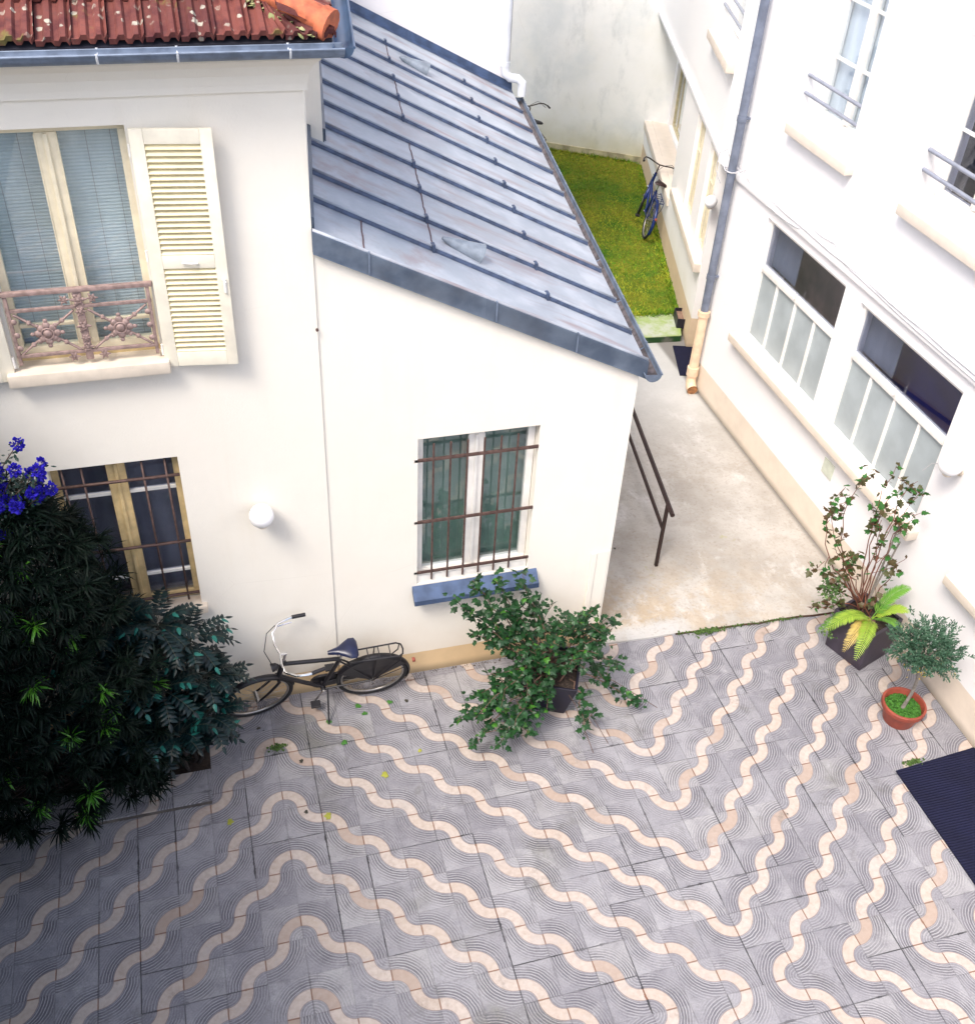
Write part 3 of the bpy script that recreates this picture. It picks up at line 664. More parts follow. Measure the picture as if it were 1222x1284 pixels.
# ground floor window with bars
w2 = window(FA, house, -1.98, -1.045, 1.36, 2.875, .10, M_['yellowpaint'], M_['glass_dark'], (), (), .05, .13, M_['greycurtain'], .14)
b = MB()
for z in (2.525, 1.655):
    for a, c_ in ((-1.93, -1.58), (-1.445, -1.095)): MB().bevbox((a, .106, z - .014), (c_, .138, z + .014), .003, FA).build("glazing_bar", M_['whitepaint'], w2)
b = MB()
for z in (2.69, 2.02, 1.45): b.tube([FA(-1.975, .03, z), FA(-1.05, .03, z)], .013, 6)
for u in (-1.89, -1.75, -1.605, -1.46, -1.315, -1.145):
    if u in (-1.605, -1.46): continue
    b.tube([FA(u, .03, 1.38), FA(u, .03, 2.85)], .009, 6)
b.build("window_bars", M_['iron'], w2, smooth=True)
MB().bevbox((-2.04, -.06, 1.27), (-1.0, .1, 1.345), .01, FA).build("sill", M_['stone'], house, smooth=40)

# ================================================================== ANNEX
FB = frame((0, 1.885, 0), (1, 0, 0), (0, 1, 0))
annex = thing("annex", "cream lean-to annex with grey-blue zinc roof and barred window", "outbuilding")
ann_top = lambda u: 4.50 - .4714 * (u - .077)
b = wall(FB, .078, 2.70, 0, ann_top, [(.83, 1.875, 1.165, 2.765)])
b.slab([(2.40, 2.235, 0), (2.746, 2.235, 0), (3.575, 8.7, 0), (3.25, 8.7, 0)], 3.2, (0, 0, 1))
b.build("wall", M_['cream'], annex)
rz = lambda x, y: 4.60 - (.44146 * (x - .07) - .056875 * (y - 1.87)) / .89548
def RP(x, y, h=0): return (x, y, rz(x, y) + h)
xl = lambda y: .08 + .1278 * (y - 1.87) if y < 3.75 else .44 + .1278 * (y - 3.75)
xr = lambda y: 2.735 + .1288 * (y - 1.87)
YB = 8.74
rp = [RP(.078, 1.85), RP(2.735, 1.85), RP(xr(YB), YB), RP(1.08, YB), RP(.44, 3.76), RP(.32, 3.76)]
b = MB().slab(rp, .05); aroof = b.build("roof", M_['zinc'], annex)
seamsR = [2.31, 2.87, 3.475, 4.06, 4.66, 5.265, 5.885, 6.55, 7.19, 7.88]; seamsL = [2.44, 2.96, 3.59, 4.14, 4.745, 5.36, 5.99, 6.61, 7.25, 7.95]
def seam_pt(i, x, h=0):
    t = (x - .2) / 2.6; return RP(x, seamsL[i] * (1 - t) + seamsR[i] * t, h)
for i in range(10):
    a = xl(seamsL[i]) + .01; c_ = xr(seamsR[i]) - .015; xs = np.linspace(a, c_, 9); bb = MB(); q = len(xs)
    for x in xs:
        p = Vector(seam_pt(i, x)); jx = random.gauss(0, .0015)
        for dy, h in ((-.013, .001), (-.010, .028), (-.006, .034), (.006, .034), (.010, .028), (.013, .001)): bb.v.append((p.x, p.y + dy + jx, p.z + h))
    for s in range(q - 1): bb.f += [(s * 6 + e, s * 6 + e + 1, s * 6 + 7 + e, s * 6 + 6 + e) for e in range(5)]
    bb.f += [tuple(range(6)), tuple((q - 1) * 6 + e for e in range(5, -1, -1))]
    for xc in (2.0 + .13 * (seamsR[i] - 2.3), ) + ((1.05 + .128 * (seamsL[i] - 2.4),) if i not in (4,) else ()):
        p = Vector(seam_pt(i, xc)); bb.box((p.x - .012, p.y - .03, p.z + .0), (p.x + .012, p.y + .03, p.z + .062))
    sm_ = bb.build("standing_seam", M_['zinc_seam_shade'], aroof, smooth=50)
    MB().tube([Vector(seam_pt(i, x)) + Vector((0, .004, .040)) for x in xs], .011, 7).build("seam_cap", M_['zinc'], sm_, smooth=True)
# cross joints
jm = simple("rust_brown_joint", (.12, .075, .08), .7, .2, .4, 30)
def cross(i0, i1, x):
    bb = MB()
    ya = 1.90 if i0 < 0 else seam_pt(i0, x)[1]; yb = YB if i1 > 9 else seam_pt(i1, x + .1)[1]
    p, q = RP(x, ya, .004), RP(x + .128 * (yb - ya), yb, .004); n_ = 8
    bb.tube([Vector(p).lerp(Vector(q), t / n_) + Vector((random.gauss(0, .003), 0, 0)) for t in range(n_ + 1)], .006, 5); bb.build('sheet_joint', jm, aroof)
cross(-1, 0, .44)
for i in (0, 1, 2, 3, 5, 6, 8): cross(i, i + 1, 1.06 + .128 * (seamsL[i] - 2.4))
# front flashing with a rolled top
bb = MB(); n_ = 14
for i in range(n_ + 1):
    x = .072 + (2.75 - .072) * i / n_; z = rz(x, 1.85)
    for y, dz in ((1.905, .012), (1.885, .03), (1.862, .036), (1.842, .022), (1.838, -.01), (1.845, -.125), (1.838, -.14), (1.86, -.135), (1.905, -.13)): bb.v.append((x, y, z + dz + random.gauss(0, .0008)))
q = 9
for i in range(n_): bb.f += [(i * q + e, i * q + (e + 1) % q, (i + 1) * q + (e + 1) % q, (i + 1) * q + e) for e in range(q)]
bb.f += [tuple(range(q)), tuple(n_ * q + e for e in range(q - 1, -1, -1))]
fl = bb.build("fascia", M_['zinc_dark'], annex, smooth=40)
for x in (.46, 1.42, 2.1): MB().box((x - .006, 1.83, rz(x, 1.85) - .135), (x + .006, 1.86, rz(x, 1.85) + .04)).build("lap_joint", M_['gutter'], fl)
bb = MB().tube([RP(x, 1.862, .030) for x in np.linspace(.078, 2.745, 12)], .014, 8); bb.build("rolled_edge", M_['zinc'], fl, smooth=True)
# back flashing against the rear building
bb = MB(); xs = np.linspace(1.08, xr(YB) - .02, 8)
for x in xs: bb.v += [RP(x, YB - .10, .006), RP(x, YB - .03, .03), RP(x, YB - .01, .11), RP(x, YB + .0, .11), RP(x, YB, 0)]
for i in range(7): bb.f += [(i * 5 + e, i * 5 + e + 1, i * 5 + 6 + e, i * 5 + 5 + e) for e in range(4)]
bb.build("back_flashing", simple("blue_zinc_flashing", (.045, .075, .15), .4, .2, .3, 9), annex, smooth=40)
bb = MB()
for y0_, y1_ in ((1.92, 3.74), (3.80, 8.7)): bb.slab([RP(xl(y0_) - .02, y0_, .10), RP(xl(y0_) + .015, y0_, .10), RP(xl(y1_) + .015, y1_, .10), RP(xl(y1_) - .02, y1_, .10)], .12)
bb.build("side_flashing", M_['zinc_dark'], annex)
# eave gutter
gp = [Vector((2.80 + .1288 * (y - 1.87), y, 3.215 - .003 * (8 - y))) for y in np.linspace(1.80, 8.72, 12)]
ag = gutter("gutter", gp, .072, annex, M_['gutter'], M_['gutter_in'])
for y in np.arange(2.3, 8.6, .85):
    x = 2.80 + .1288 * (y - 1.87)
    MB().tube([(x - math.cos(a) * .075 * .992, y + math.cos(a) * .075 * .12, 3.215 + math.sin(a) * .075) for a in np.linspace(math.pi, 2 * math.pi, 11)], .007, 6).build("bracket", M_['gutter'], ag)
# moss and leaf litter in the gutter's back edge
pp = np.array([(2.735 + .1288 * (y - 1.87) + random.gauss(0, .012), y, 3.195 + random.random() * .02) for y in np.random.default_rng(3).uniform(1.95, 8.5, 700)])
cloud(T_oval(.5, .1), pp, rng.normal(0, 1, (len(pp), 3)) * [1, 1, .3], rng.uniform(.012, .032, len(pp))).build("gutter_litter", leafmat("litter", (.07, .06, .03), (.16, .12, .07), .9), ag, recalc=False, kind='stuff')
# roof vents
for (x, y) in ((1.19, 2.655), (1.86, 7.55)):
    a = Vector(RP(x, y, .035)); dn = (Vector(RP(x + .3, y - .04, 0)) - Vector(RP(x, y, 0))).normalized(); L = .335
    bb = MB(); bb.lathe([(.012, 0), (.03, .05), (.092, L), (.097, L + .004), (.097, L + .014), (.088, L + .014), (.084, L - .03), (.02, .06)], 22, a, dn, cap=False)
    v = bb.build("roof_vent", M_['vent'], annex, smooth=35)
    bb = MB(); bb.lathe([(.001, L - .028), (.084, L - .028)], 22, a, dn, cap=False); bb.build("vent_throat", M_['dark'], v)
# window
w3 = window(FB, annex, .835, 1.87, 1.19, 2.76, .095, M_['whitepaint'], M_['glass'], (), (), .062, .135, M_['greencurtain'], .12)
b = MB()
b.bevbox((.835, .02, 1.165), (1.87, .095, 1.245), .012, FB)
b.build("threshold", M_['whitepaint'], w3, smooth=40)
b = MB()
for z in (2.545, 1.885, 1.30): b.bevbox((.80, .0, z - .016), (1.88, .012, z + .016), .003, FB)
for u in (.965, 1.11, 1.255, 1.40, 1.545, 1.69): b.tube([FB(u, .005, 1.205), FB(u, .005, 2.70)], .009, 6)
b.build("window_bars", M_['iron'], w3, smooth=40)
b = MB(); vs = [FB(u, d, z) for u in (.785, 1.965) for d, z in ((.02, 1.165), (-.115, 1.06), (-.12, 1.01), (-.10, 1.01), (.02, 1.10))]
b.add(vs, [(0, 1, 6, 5), (1, 2, 7, 6), (2, 3, 8, 7), (3, 4, 9, 8), (4, 0, 5, 9), (0, 4, 3, 2, 1), (5, 6, 7, 8, 9)])
b.build("sill", simple("blue_zinc_sill", (.06, .095, .18), .5, .2, .25, 8), annex)
MB().bevbox((2.50, -.022, .40), (2.555, .0, 1.24), .006, FB).bevbox((2.555, -.010, .40), (2.68, .0, 1.24), .004, FB).build("cable_cover", M_['cream'], annex)
MB().tube([FB(.07, -.02, 3.86), FB(.07, -.035, 3.86)], .011, 8).build("fixing", M_['iron'], annex)

# ================================================================== REAR BUILDING + BOUNDARY WALL
rear = thing("rear_building", "tall white rendered building behind the zinc roof", "building")
MB().slab([(-4.5, 8.75, 0), (3.50, 8.75, 0), (4.0, 12.8, 0), (-4.5, 12.8, 0)], 9.5, (0, 0, 1)).build("wall", M_['rear'], rear)
b = MB(); b.tube([(3.475, 8.665, 9.4), (3.475, 8.665, 3.62)], .055, 14); b.build("downpipe", M_['whitepipe'], rear, smooth=40)
b = MB(); b.tube([(3.475, 8.665, 3.66), (3.48, 8.655, 3.55), (3.54, 8.64, 3.50), (3.64, 8.62, 3.49), (3.70, 8.60, 3.44), (3.70, 8.59, 3.28)], .058, 12); b.tube([(3.475, 8.665, 3.70), (3.475, 8.665, 3.64)], .066, 12)
b.build("pipe_elbow", M_['whitepipe'], rear, smooth=40)
MB().tube([(3.54, 8.72, 9.4), (3.54, 8.72, 3.6)], .012, 6).build("gap_line", M_['iron'], rear)  # added dark rod that draws the thin gap beside the downpipe
bw = Vector((8.45, 13.765, 0)); bd = Vector((6.27 - 8.02, 15.17 - 14.04, 0)).normalized()
FW = frame(bw, bd, (bd.y * -1 * -1, -bd.x, 0))
nb = Vector((-bd.y, bd.x, 0)); nb = nb if nb.y > 0 else -nb
FW = frame(bw, bd, nb)
bwall = thing("boundary_wall", "high stained grey rendered wall closing off the lawn", "wall")
MB().box((0, 0, 0), (8.5, .4, 8.0), FW).build("wall", M_['boundary'], bwall)
MB().box((0, -.03, .0), (8.4, .0, .24), FW).build("plinth", simple("mossy_plinth", (.42, .38, .24), .9, 0, .35, 5, .4), bwall)

# ================================================================== RIGHT BUILDING, NEAR WING
FR = frame((5.7, 0, 0), (0, 1, 0), (1, 0, 0))
near = thing("street_wing", "tall white building with wide workshop windows and grey downpipe", "building")
lowH = [(3.545, 5.275, 1.33, 2.875), (1.515, 3.235, 1.33, 2.845), (-1.05, .70, 1.33, 2.845)]
upH = [(4.08, 5.135, 4.0, 5.95), (1.86, 2.955, 4.0, 5.95), (-.45, .62, 4.0, 5.95)]
b = wall(FR, -9, 6.22, 0, 3.0, lowH, .4); b2 = wall(FR, -9, 6.70, 3.0, 9.0, upH, .4); b.add(b2.v, b2.f)
b.box((.4, -9, 0), (1.2, 6.22, 2.99), None) if False else None
b.build("wall", M_['white'], near)
MB().box((6.3, -9, 0), (9, 6.2, 8.9)).build("core", M_['dark'], near)
MB().bevbox((-9, -.045, 3.0), (6.24, .0, 3.085), .012, FR).build("ledge", M_['white'], near, smooth=40)
def wide_window(u0, u1, z0, z1, zt, room, reveal_=.04):
    b = MB(); d = reveal_; fw = .05
    b.bevbox((u0, d, z0), (u1, d + .06, z0 + .06), .006, FR); b.bevbox((u0, d, z1 - fw), (u1, d + .06, z1), .006, FR)
    b.bevbox((u0, d, z0 + .06), (u0 + fw, d + .06, z1 - fw), .006, FR); b.bevbox((u1 - fw, d, z0 + .06), (u1, d + .06, z1 - fw), .006, FR)
    b.bevbox((u0 + fw, d - .01, zt - .04), (u1 - fw, d + .06, zt + .035), .006, FR)
    for i in (1, 2, 3):
        u = u0 + (u1 - u0) * i / 4; b.bevbox((u - .016, d + .005, z0 + .06), (u + .016, d + .05, zt - .04), .004, FR)
    w_ = b.build("window", M_['whitepaint'], near, smooth=40)
    MB().box((u0 + fw, d + .03, z0 + .05), (u1 - fw, d + .036, zt - .03), FR).build("frosted_pane", M_['frost'], w_)
    MB().box((u0 + fw, d + .03, zt + .02), (u1 - fw, d + .036, z1 - .04), FR).build("pane", M_['glass_dark'], w_)
    MB().box((u0 + .01, .50, zt - .3), (u1 - .01, .51, z1 + .1), FR).build("room", room, w_)
    MB().box((u1 - (u1 - u0) * .33, .18, zt), (u1 - .01, .19, z1), FR).build("curtain", M_['palecurtain'] if False else stripe_mat("pale_pane_reflection", (.38, .41, .43), (.50, .53, .55), 1, 3, .8, .4), w_)  # pale panel stands in for the reflection across the upper pane
    b = MB(); b.tube([FR((u0 + u1) / 2, d - .03, zt + .01), FR((u0 + u1) / 2, d - .03, zt + .085)], .012, 8); b.build("catch", M_['whitepaint'], w_)
for (u0, u1, z0, z1), rm in zip(lowH, (M_['brownroom'], M_['navyroom'], M_['navyroom'])): wide_window(u0, u1, z0, z1, 2.27, rm)
b = MB(); b.bevbox((1.40, -.12, 1.22), (5.40, .04, 1.325), .014, FR); b.build("sill", M_['sillpink'], near, smooth=40)
MB().bevbox((-1.2, -.12, 1.22), (.80, .04, 1.325), .014, FR).build("sill", M_['sillpink'], near, smooth=40)
for n_, (u0, u1, z0, z1) in enumerate(upH):
    vr = []
    w_ = window(FR, near, u0, u1, z0 + .06, z1, .24, M_['whitepaint'], M_['glass'] if n_ == 0 else M_['glass_dark'], (4.69, 5.25), (), .06, .10, M_['palecurtain'] if n_ == 0 else M_['navyroom'], .08 if n_ == 0 else .5, True, .028)
    b = MB()
    b.bevbox((u0 + .01, .17, z0 - .005), (u1 - .01, .24, z0 + .07), .008, FR); b.bevbox((u0 + .03, .20, z0 + .07), (u1 - .03, .24, z0 + .13), .008, FR); b.build("threshold", M_['whitepaint'], w_, smooth=40)
    MB().bevbox((u0 - .15, -.10, 3.885), (u1 + .06, .24, 3.995), .014, FR).build("sill", M_['sillpink'], near, smooth=40)
    for z in (4.50, 4.32):
        MB().tube([FR(u0 - .02, .02, z), FR(u1 + .01, .02, z)], .02, 12).build("guard_bar", M_['greybar'], near, smooth=40)
# downpipe
b = MB(); px, py = 5.60, 6.13
b.tube([(px, py, 9), (px, py, 1.2)], .052, 16)
for z in (1.72, 3.72, 5.6): b.tube([(px, py, z - .03), (px, py, z + .03)], .060, 16); b.box((px, py - .02, z - .012), (5.7, py + .02, z + .012))
b.build("downpipe", M_['pipe'], near, smooth=40)
b = MB(); b.tube([(px, py, 1.24), (px, py, .30)], .064, 16)
for z in (1.20, .36, .30): b.tube([(px, py, z - .035), (px, py, z + .03)], .080, 16)
b.tube([(px, py, .30), (px, py, .18), (px - .01, py - .05, .11), (px - .02, py - .13, .095)], [.066, .068, .072, .078], 16, cap=False)
b.build("cast_pipe", M_['beigepipe'], near, smooth=40)
MB().tube([(px - .018, py - .118, .097), (px - .02, py - .125, .096)], .066, 16).build("pipe_mouth", simple("rusty_pipe_mouth", (.30, .13, .05), .8, 0, .4, 20), near)
# cables
def cable(pts, r=.006): 
    b = MB(); P3 = [Vector(p) for p in pts]; o = []
    for i in range(len(P3) - 1):
        for t in range(6):
            s = t / 6; q = P3[i].lerp(P3[i + 1], s); o.append(q + Vector((0, random.gauss(0, .003), -math.sin(math.pi * s) * .012 + random.gauss(0, .002))))
    o.append(P3[-1]); b.tube(o, r, 5); b.build("cable", M_['cable'], near, smooth=True)
cable([FR(6.1, -.07, 3.16), FR(5.4, -.05, 3.12), FR(4.4, -.055, 3.10), FR(3.3, -.05, 3.11), FR(2.2, -.055, 3.10), FR(1.0, -.05, 3.11), FR(-1, -.05, 3.10)])
cable([FR(6.05, -.06, 3.20), FR(5.5, -.012, 3.00), FR(5.2, -.05, 3.02), FR(4.6, -.052, 3.05), FR(4.3, -.012, 3.14), FR(3.9, -.012, 3.18), FR(3.6, -.05, 3.09), FR(1.5, -.052, 3.05), FR(0, -.05, 3.05)], .005)
cable([FR(6.2, -.02, 3.1), FR(6.24, -.16, 3.12), FR(6.13, -.165, 3.10), FR(6.02, -.1, 3.12), FR(5.98, -.01, 3.18)], .009)
cable([(5.66, 6.23, 3.15), (5.58, 6.30, 3.3), (5.52, 6.36, 3.25), (5.50, 6.34, 3.05), (5.55, 6.26, 2.9)], .005)
MB().bevbox((2.86, -.012, .86), (3.06, .0, 1.05), .004, FR).build("air_vent", simple("pale_green_vent", (.60, .64, .54), .5, 0, .1, 10), near)

# ================================================================== RIGHT BUILDING, FAR WING
RU0, RU1 = 3.2, 5.9
dW = Vector((.28141042, .9595875, 0)); nW = Vector((.9595875, -.28141042, 0)); oW = Vector((6.275, 8.046, 0))
FFW = frame(oW, dW, nW)
far = thing("garden_wing", "white wing set at an angle along the lawn with narrow windows", "building")
fh = [(-.74, -.06, 1.34, 2.76), (.45, 1.13, 1.34, 2.76), (2.42, 6.30, .93, 2.86)]
b = wall(FFW, -.86, 6.6, 0, 2.88, fh, .39)
b3 = wall(FFW, -1.55, 6.6, 2.88, 9.0, [(-.62, .74, 3.97, 5.6)], .35); b.add(b3.v, b3.f)
b.build("wall", M_['white_far'], far)
MB().box((-.80, .95, 0), (6.5, 3.5, 8.9), FFW).build("core", M_['dark'], far)
MB().bevbox((-1.5, -.05, 2.86), (6.3, .0, 2.93), .012, FFW).build("ledge", M_['white'], far, smooth=40)
ym = simple("ochre_window_paint", (.60, .52, .32), .5, 0, .15, 10)
for i, (u0, u1, z0, z1) in enumerate(fh[:2] + [(RU0, RU1, .99, 2.66)]):
    FG = FFW if i < 2 else frame(oW + nW * .40, dW, nW)
    gm_ = M_['glass']; bk = stripe_mat("olive_curtain", (.16, .16, .07), (.36, .36, .26), 1, 4, .8, .7) if i < 2 else stripe_mat("pale_bars_curtain", (.42, .43, .36), (.60, .61, .55), 1, 6, .8, .6)
    vr = [(u0 + (u1 - u0) * t, z0 + .05, z1 - .05) for t in ((.26, .74) if i < 2 else (.17, .33, .67, .83))]
    window(FG, far, u0, u1, z0, z1, .06, ym if i == 2 else M_['creampaint'], gm_, (2.25,) if i < 2 else (), vr, .04, .045, bk, .10, False, .018)
MB().bevbox((-.84, -.10, 1.20), (1.92, .06, 1.33), .014, FFW).build("sill", M_['sillpink'], far, smooth=40)
MB().bevbox((2.43, -.03, .80), (6.29, .399, .945), .012, FFW).bevbox((2.43, .10, .945), (6.29, .24, .957), .005, FFW).build("deep_ledge", M_['sillpink'], far, smooth=40)
FF3 = frame(oW + nW * .40, dW, nW); rw_ = wall(FF3, 2.3, 6.4, .8, 2.95, [(RU0, RU1, .99, 2.66)], .3); rw_.build("recessed_wall", M_['white_far'], far)
MB().bevbox((-.72, -.12, 3.84), (.92, .3, 3.965), .014, FFW).build("sill", M_['sillpink'], far, smooth=40)
window(FFW, far, -.62, .74, 3.99, 5.6, .2, M_['whitepaint'], M_['glass'], (4.7,), (), .06, .1, M_['palecurtain'], .1)
for z in (4.50, 4.32): MB().tube([FFW(-.64, .02, z), FFW(.76, .02, z)], .02, 10).build("guard_bar", M_['greybar'], far)
MB().box((6.42, 6.24, .02), (6.48, 7.05, 2.2)).box((6.40, 6.24, .1), (6.42, 6.30, 2.2)).build("door", M_['door'], far)
MB().box((6.5, 6.2, 0), (7.2, 7.3, 2.9)).build("door_surround", M_['white'], far)
MB().slab([(5.74, 6.22, 2.9), (6.9, 6.22, 2.9), (6.9, 7.3, 2.9), (6.10, 7.25, 2.9), (5.9, 6.75, 2.9)], .09, (0, 0, 1)).build("porch_soffit", M_['white'], far)

# ================================================================== ADDED BLOCKERS OUT OF VIEW THAT SHADE THE YARD
MB().box((-4.1, -8.0, 0), (-3.40, 1.86, 5.6)).build("added_shade_wall", simple("shade_wall_dark", (.02, .045, .02), .9, 0, .5, 12, .6), kind='structure')  # unseen wall, added to darken the left of the yard
MB().slab([(-4.1, -6.0, 4.4), (-2.25, -6.0, 4.0), (-2.25, -.6, 4.0), (-4.1, -.6, 4.4)], .12).build("roof", simple("shade_slab_dark", (.03, .03, .035), .8, 0, .3, 8, .4), kind='structure')  # unseen slab, added to cut skylight on the lower left ground
# ================================================================== LAMPS
def globe_lamp(name, label, c, r, wallp, neck):
    t = thing(name, label, "wall lamp", wallp); W = Vector(wallp); cc = Vector(c) - W
    MB().ball(cc, r, 28).build("globe", M_['globe'], t, smooth=True)
    b = MB(); d = Vector(neck)
    b.tube([cc + Vector((0, 0, -r * .93)), cc + Vector((0, 0, -r * 1.1))], r * .38, 14)
    b.tube([cc + Vector((0, 0, -r * 1.03)), Vector((cc.x * .5, cc.y * .5, -r * 1.08 + cc.z)), Vector((0, 0, cc.z - r * .9))], r * .17, 10)
    b.build("bracket", M_['stone'], t, smooth=40)
    b = MB().lathe([(r * .42, 0), (r * .42, r * .12), (r * .3, r * .2)], 18, Vector((0, 0, cc.z - r * .9)), d); b.build("wall_plate", M_['stone'], t, smooth=40)
    return t
globe_lamp("wall_lamp", "white globe lamp on the cream house wall between the barred windows", (-.475, 1.745, 2.30), .100, (-.475, 1.869, 2.30), (0, -1, 0))
lampR = globe_lamp("wall_lamp", "white globe lamp on the right hand white wall beside the last wide window", (5.565, 1.21, 2.30), .112, (5.699, 1.21, 2.30), (-1, 0, 0))
MB().tube([(-.13, .1, -.10), (-.05, .22, -.17), (-.012, .34, -.26), (-.012, .42, -.40)], .005, 5).build("cable", M_['cable'], lampR)
q = FFW(-1.02, -.13, 2.30)
wl = FFW(-.80, -.0, 2.30)
globe_lamp("wall_lamp", "small white globe lamp by the recessed entrance beyond the grey downpipe", (5.93, 7.10, 2.30), .085, (6.03, 7.20, 2.30), (-nW.x, -nW.y, 0))

# ================================================================== RAILING
t = thing("handrail", "dark brown steel handrail with two rails rising beside the concrete passage", "handrail", (3.735, 2.82, .022))
rd = Vector((.165, .986, 0)).normalized()
for k_, s in enumerate((0, 2.1, 4.1)):
    MB().box((rd.x * s - .016, rd.y * s - .016, 0), (rd.x * s + .016, rd.y * s + .016, .86)).build("post", M_['rust'], t)
MB().tube([rd * -.20 + Vector((0, 0, .875)), rd * 4.3 + Vector((0, 0, .875))], .026, 8).build("top_rail", M_['rust'], t)
MB().tube([Vector((0, 0, .52)), rd * 4.1 + Vector((0, 0, .52))], .022, 8).build("lower_rail", M_['rust'], t)

# ================================================================== BICYCLES  (x forward, y left, z up, rear contact at the origin)
def bicycle(name, label, loc, heading, lean, steer, fcol, saddle_m, fender_m, chrome_bar=True, rack=True, case=True, stand=True, white_tail=False, wb=1.06, group=None):
    t = thing(name, label, "bicycle", loc, (lean, 0, heading), group); r = .335
    def wheel(cx, parent_pts=None, M=None):
        c = Vector((cx, 0, r)); X = (lambda p: M @ Vector(p)) if M else (lambda p: Vector(p))
        N = 40; an = [2 * math.pi * i / N for i in range(N)]
        b = MB().tube([X(c + Vector((math.cos(a) * (r - .019), 0, math.sin(a) * (r - .019)))) for a in an], .022, 8, closed=True); w_ = b.build("wheel", M_['tyre'], t, smooth=True)
        b = MB().tube([X(c + Vector((math.cos(a) * (r - .045), 0, math.sin(a) * (r - .045)))) for a in an], .012, 6, closed=True); b.build("rim", M_['alloy'], w_, smooth=True)
        b = MB()
        for i in range(28):
            a = 2 * math.pi * i / 28; sg = (-1) ** i
            b.tube([X(c + Vector((math.cos(a + .3 * (1 if i % 4 < 2 else -1)) * .025, sg * .03, math.sin(a + .3 * (1 if i % 4 < 2 else -1)) * .025))), X(c + Vector((math.cos(a) * (r - .05), 0, math.sin(a) * (r - .05))))], .0016, 4)
        b.build("spokes", M_['alloy'], w_)
        MB().tube([X(c + Vector((0, -.055, 0))), X(c + Vector((0, .055, 0)))], .022, 12).build("hub", M_['alloy'], w_, smooth=40)
        return w_
    def fender(cx, a0, a1, M=None, wd=.028):
        X = (lambda p: M @ Vector(p)) if M else (lambda p: Vector(p)); b = MB(); n_ = 20; c = Vector((cx, 0, r))
        for i in range(n_ + 1):
            a = a0 + (a1 - a0) * i / n_
            for yy, rr in ((-wd, r + .004), (-wd * .6, r + .018), (0, r + .023), (wd * .6, r + .018), (wd, r + .004)): b.v.append(X(c + Vector((math.cos(a) * rr, yy, math.sin(a) * rr))))
        for i in range(n_): b.f += [(i * 5 + e, i * 5 + e + 1, i * 5 + 6 + e, i * 5 + 5 + e) for e in range(4)]
        return b
    wheel(0); b = fender(0, R(25), R(205)); b.tube([(0, .05, r), (-.30, .035, r + .12)], .004, 5); b.tube([(0, -.05, r), (-.30, -.035, r + .12)], .004, 5)
    b.build("fender", fender_m, t, smooth=40)
    hb = Vector((wb - .21, 0, .60)); ht = Vector((wb - .265, 0, .86)); ax = (ht - hb).normalized()
    S = Matrix.Translation(hb) @ Matrix.Rotation(steer, 4, ax) @ Matrix.Translation(-hb)
    wheel(wb, M=S)
    fender(wb, R(5), R(170), S).build("fender", fender_m, t, smooth=40)
    bb_ = Vector((.46, 0, .285)); st = Vector((.30, 0, .74)); sd_ = Vector((.265, 0, .86))
    b = MB(); b.tube([hb, ht], .023, 10); b.tube([st, ht - ax * .05], .0195, 10) if case else b.tube([bb_ + Vector((-.07, 0, .22)), hb + Vector((.0, 0, .10))], .018, 10)
    b.tube(curve_pts(hb + Vector((0, 0, .02)), bb_, .03, 6), .0215, 10); b.tube([bb_, st], .0195, 10)
    for s in (-1, 1):
        b.tube([bb_ + Vector((0, s * .03, 0)), Vector((0, s * .05, r))], .010, 8); b.tube([st + Vector((0, s * .012, -.03)), Vector((0, s * .05, r))], .009, 8)
    b.tube([bb_ + Vector((0, -.04, 0)), bb_ + Vector((0, .04, 0))], .026, 12)
    b.build("frame", fcol, t, smooth=40)
    b = MB(); crown = hb - ax * .03
    for s in (-1, 1): b.tube([S @ p for p in curve_pts(crown + Vector((0, s * .045, 0)), Vector((wb, s * .052, r)), 0, 6, via=(wb - .09, s * .05, .40))], [.013, .013, .012, .011, .010, .009], 8)
    b.tube([S @ (crown + Vector((0, -.05, 0))), S @ (crown + Vector((0, .05, 0)))], .016, 8)
    b.build("fork", M_['chrome'] if white_tail else fcol, t, smooth=40)
    bm_ = M_['chrome'] if chrome_bar else M_['rust']
    b = MB(); stm = ht + ax * .13; b.tube([S @ ht, S @ stm, S @ (stm + Vector((.05, 0, .01)))], .0125, 8)
    b.build("stem", bm_, t, smooth=40)
    cb = stm + Vector((.05, 0, .01)); W_ = .29
    bar = lambda s: [S @ (cb + Vector(p)) for p in ((0, 0, 0), (.02, s * .10, .01), (.01, s * .20, .035), (-.06, s * .270, .055), (-.16, s * W_, .055), (-.21, s * W_, .054))]
    grip = lambda s: [S @ (cb + Vector(p)) for p in ((-.19, s * W_, .055), (-.31, s * (W_ - .01), .052))]
    b = MB()
    for s in (-1, 1): b.tube(bar(s), .0115, 8)
    b.build("handlebar", bm_, t, smooth=40)
    for s in (-1, 1): MB().tube(grip(s), .0175, 10).build("grip", M_['black'], t, smooth=40)
    b = MB()
    for s in (-1, 1): b.tube([S @ (cb + Vector(p)) for p in ((-.04, s * .255, .03), (-.10, s * .262, .02), (-.18, s * .262, .018))], .006, 6)
    b.build("brake_lever", M_['chrome'], t)
    b = MB(); b.tube([S @ (cb + Vector(p)) for p in ((-.03, -.26, .05), (.06, -.20, .06), (.12, -.08, -.02), (.08, 0, -.14), (.04, 0, -.28))], .004, 5); b.build("brake_cable", M_['black'], t, smooth=True)
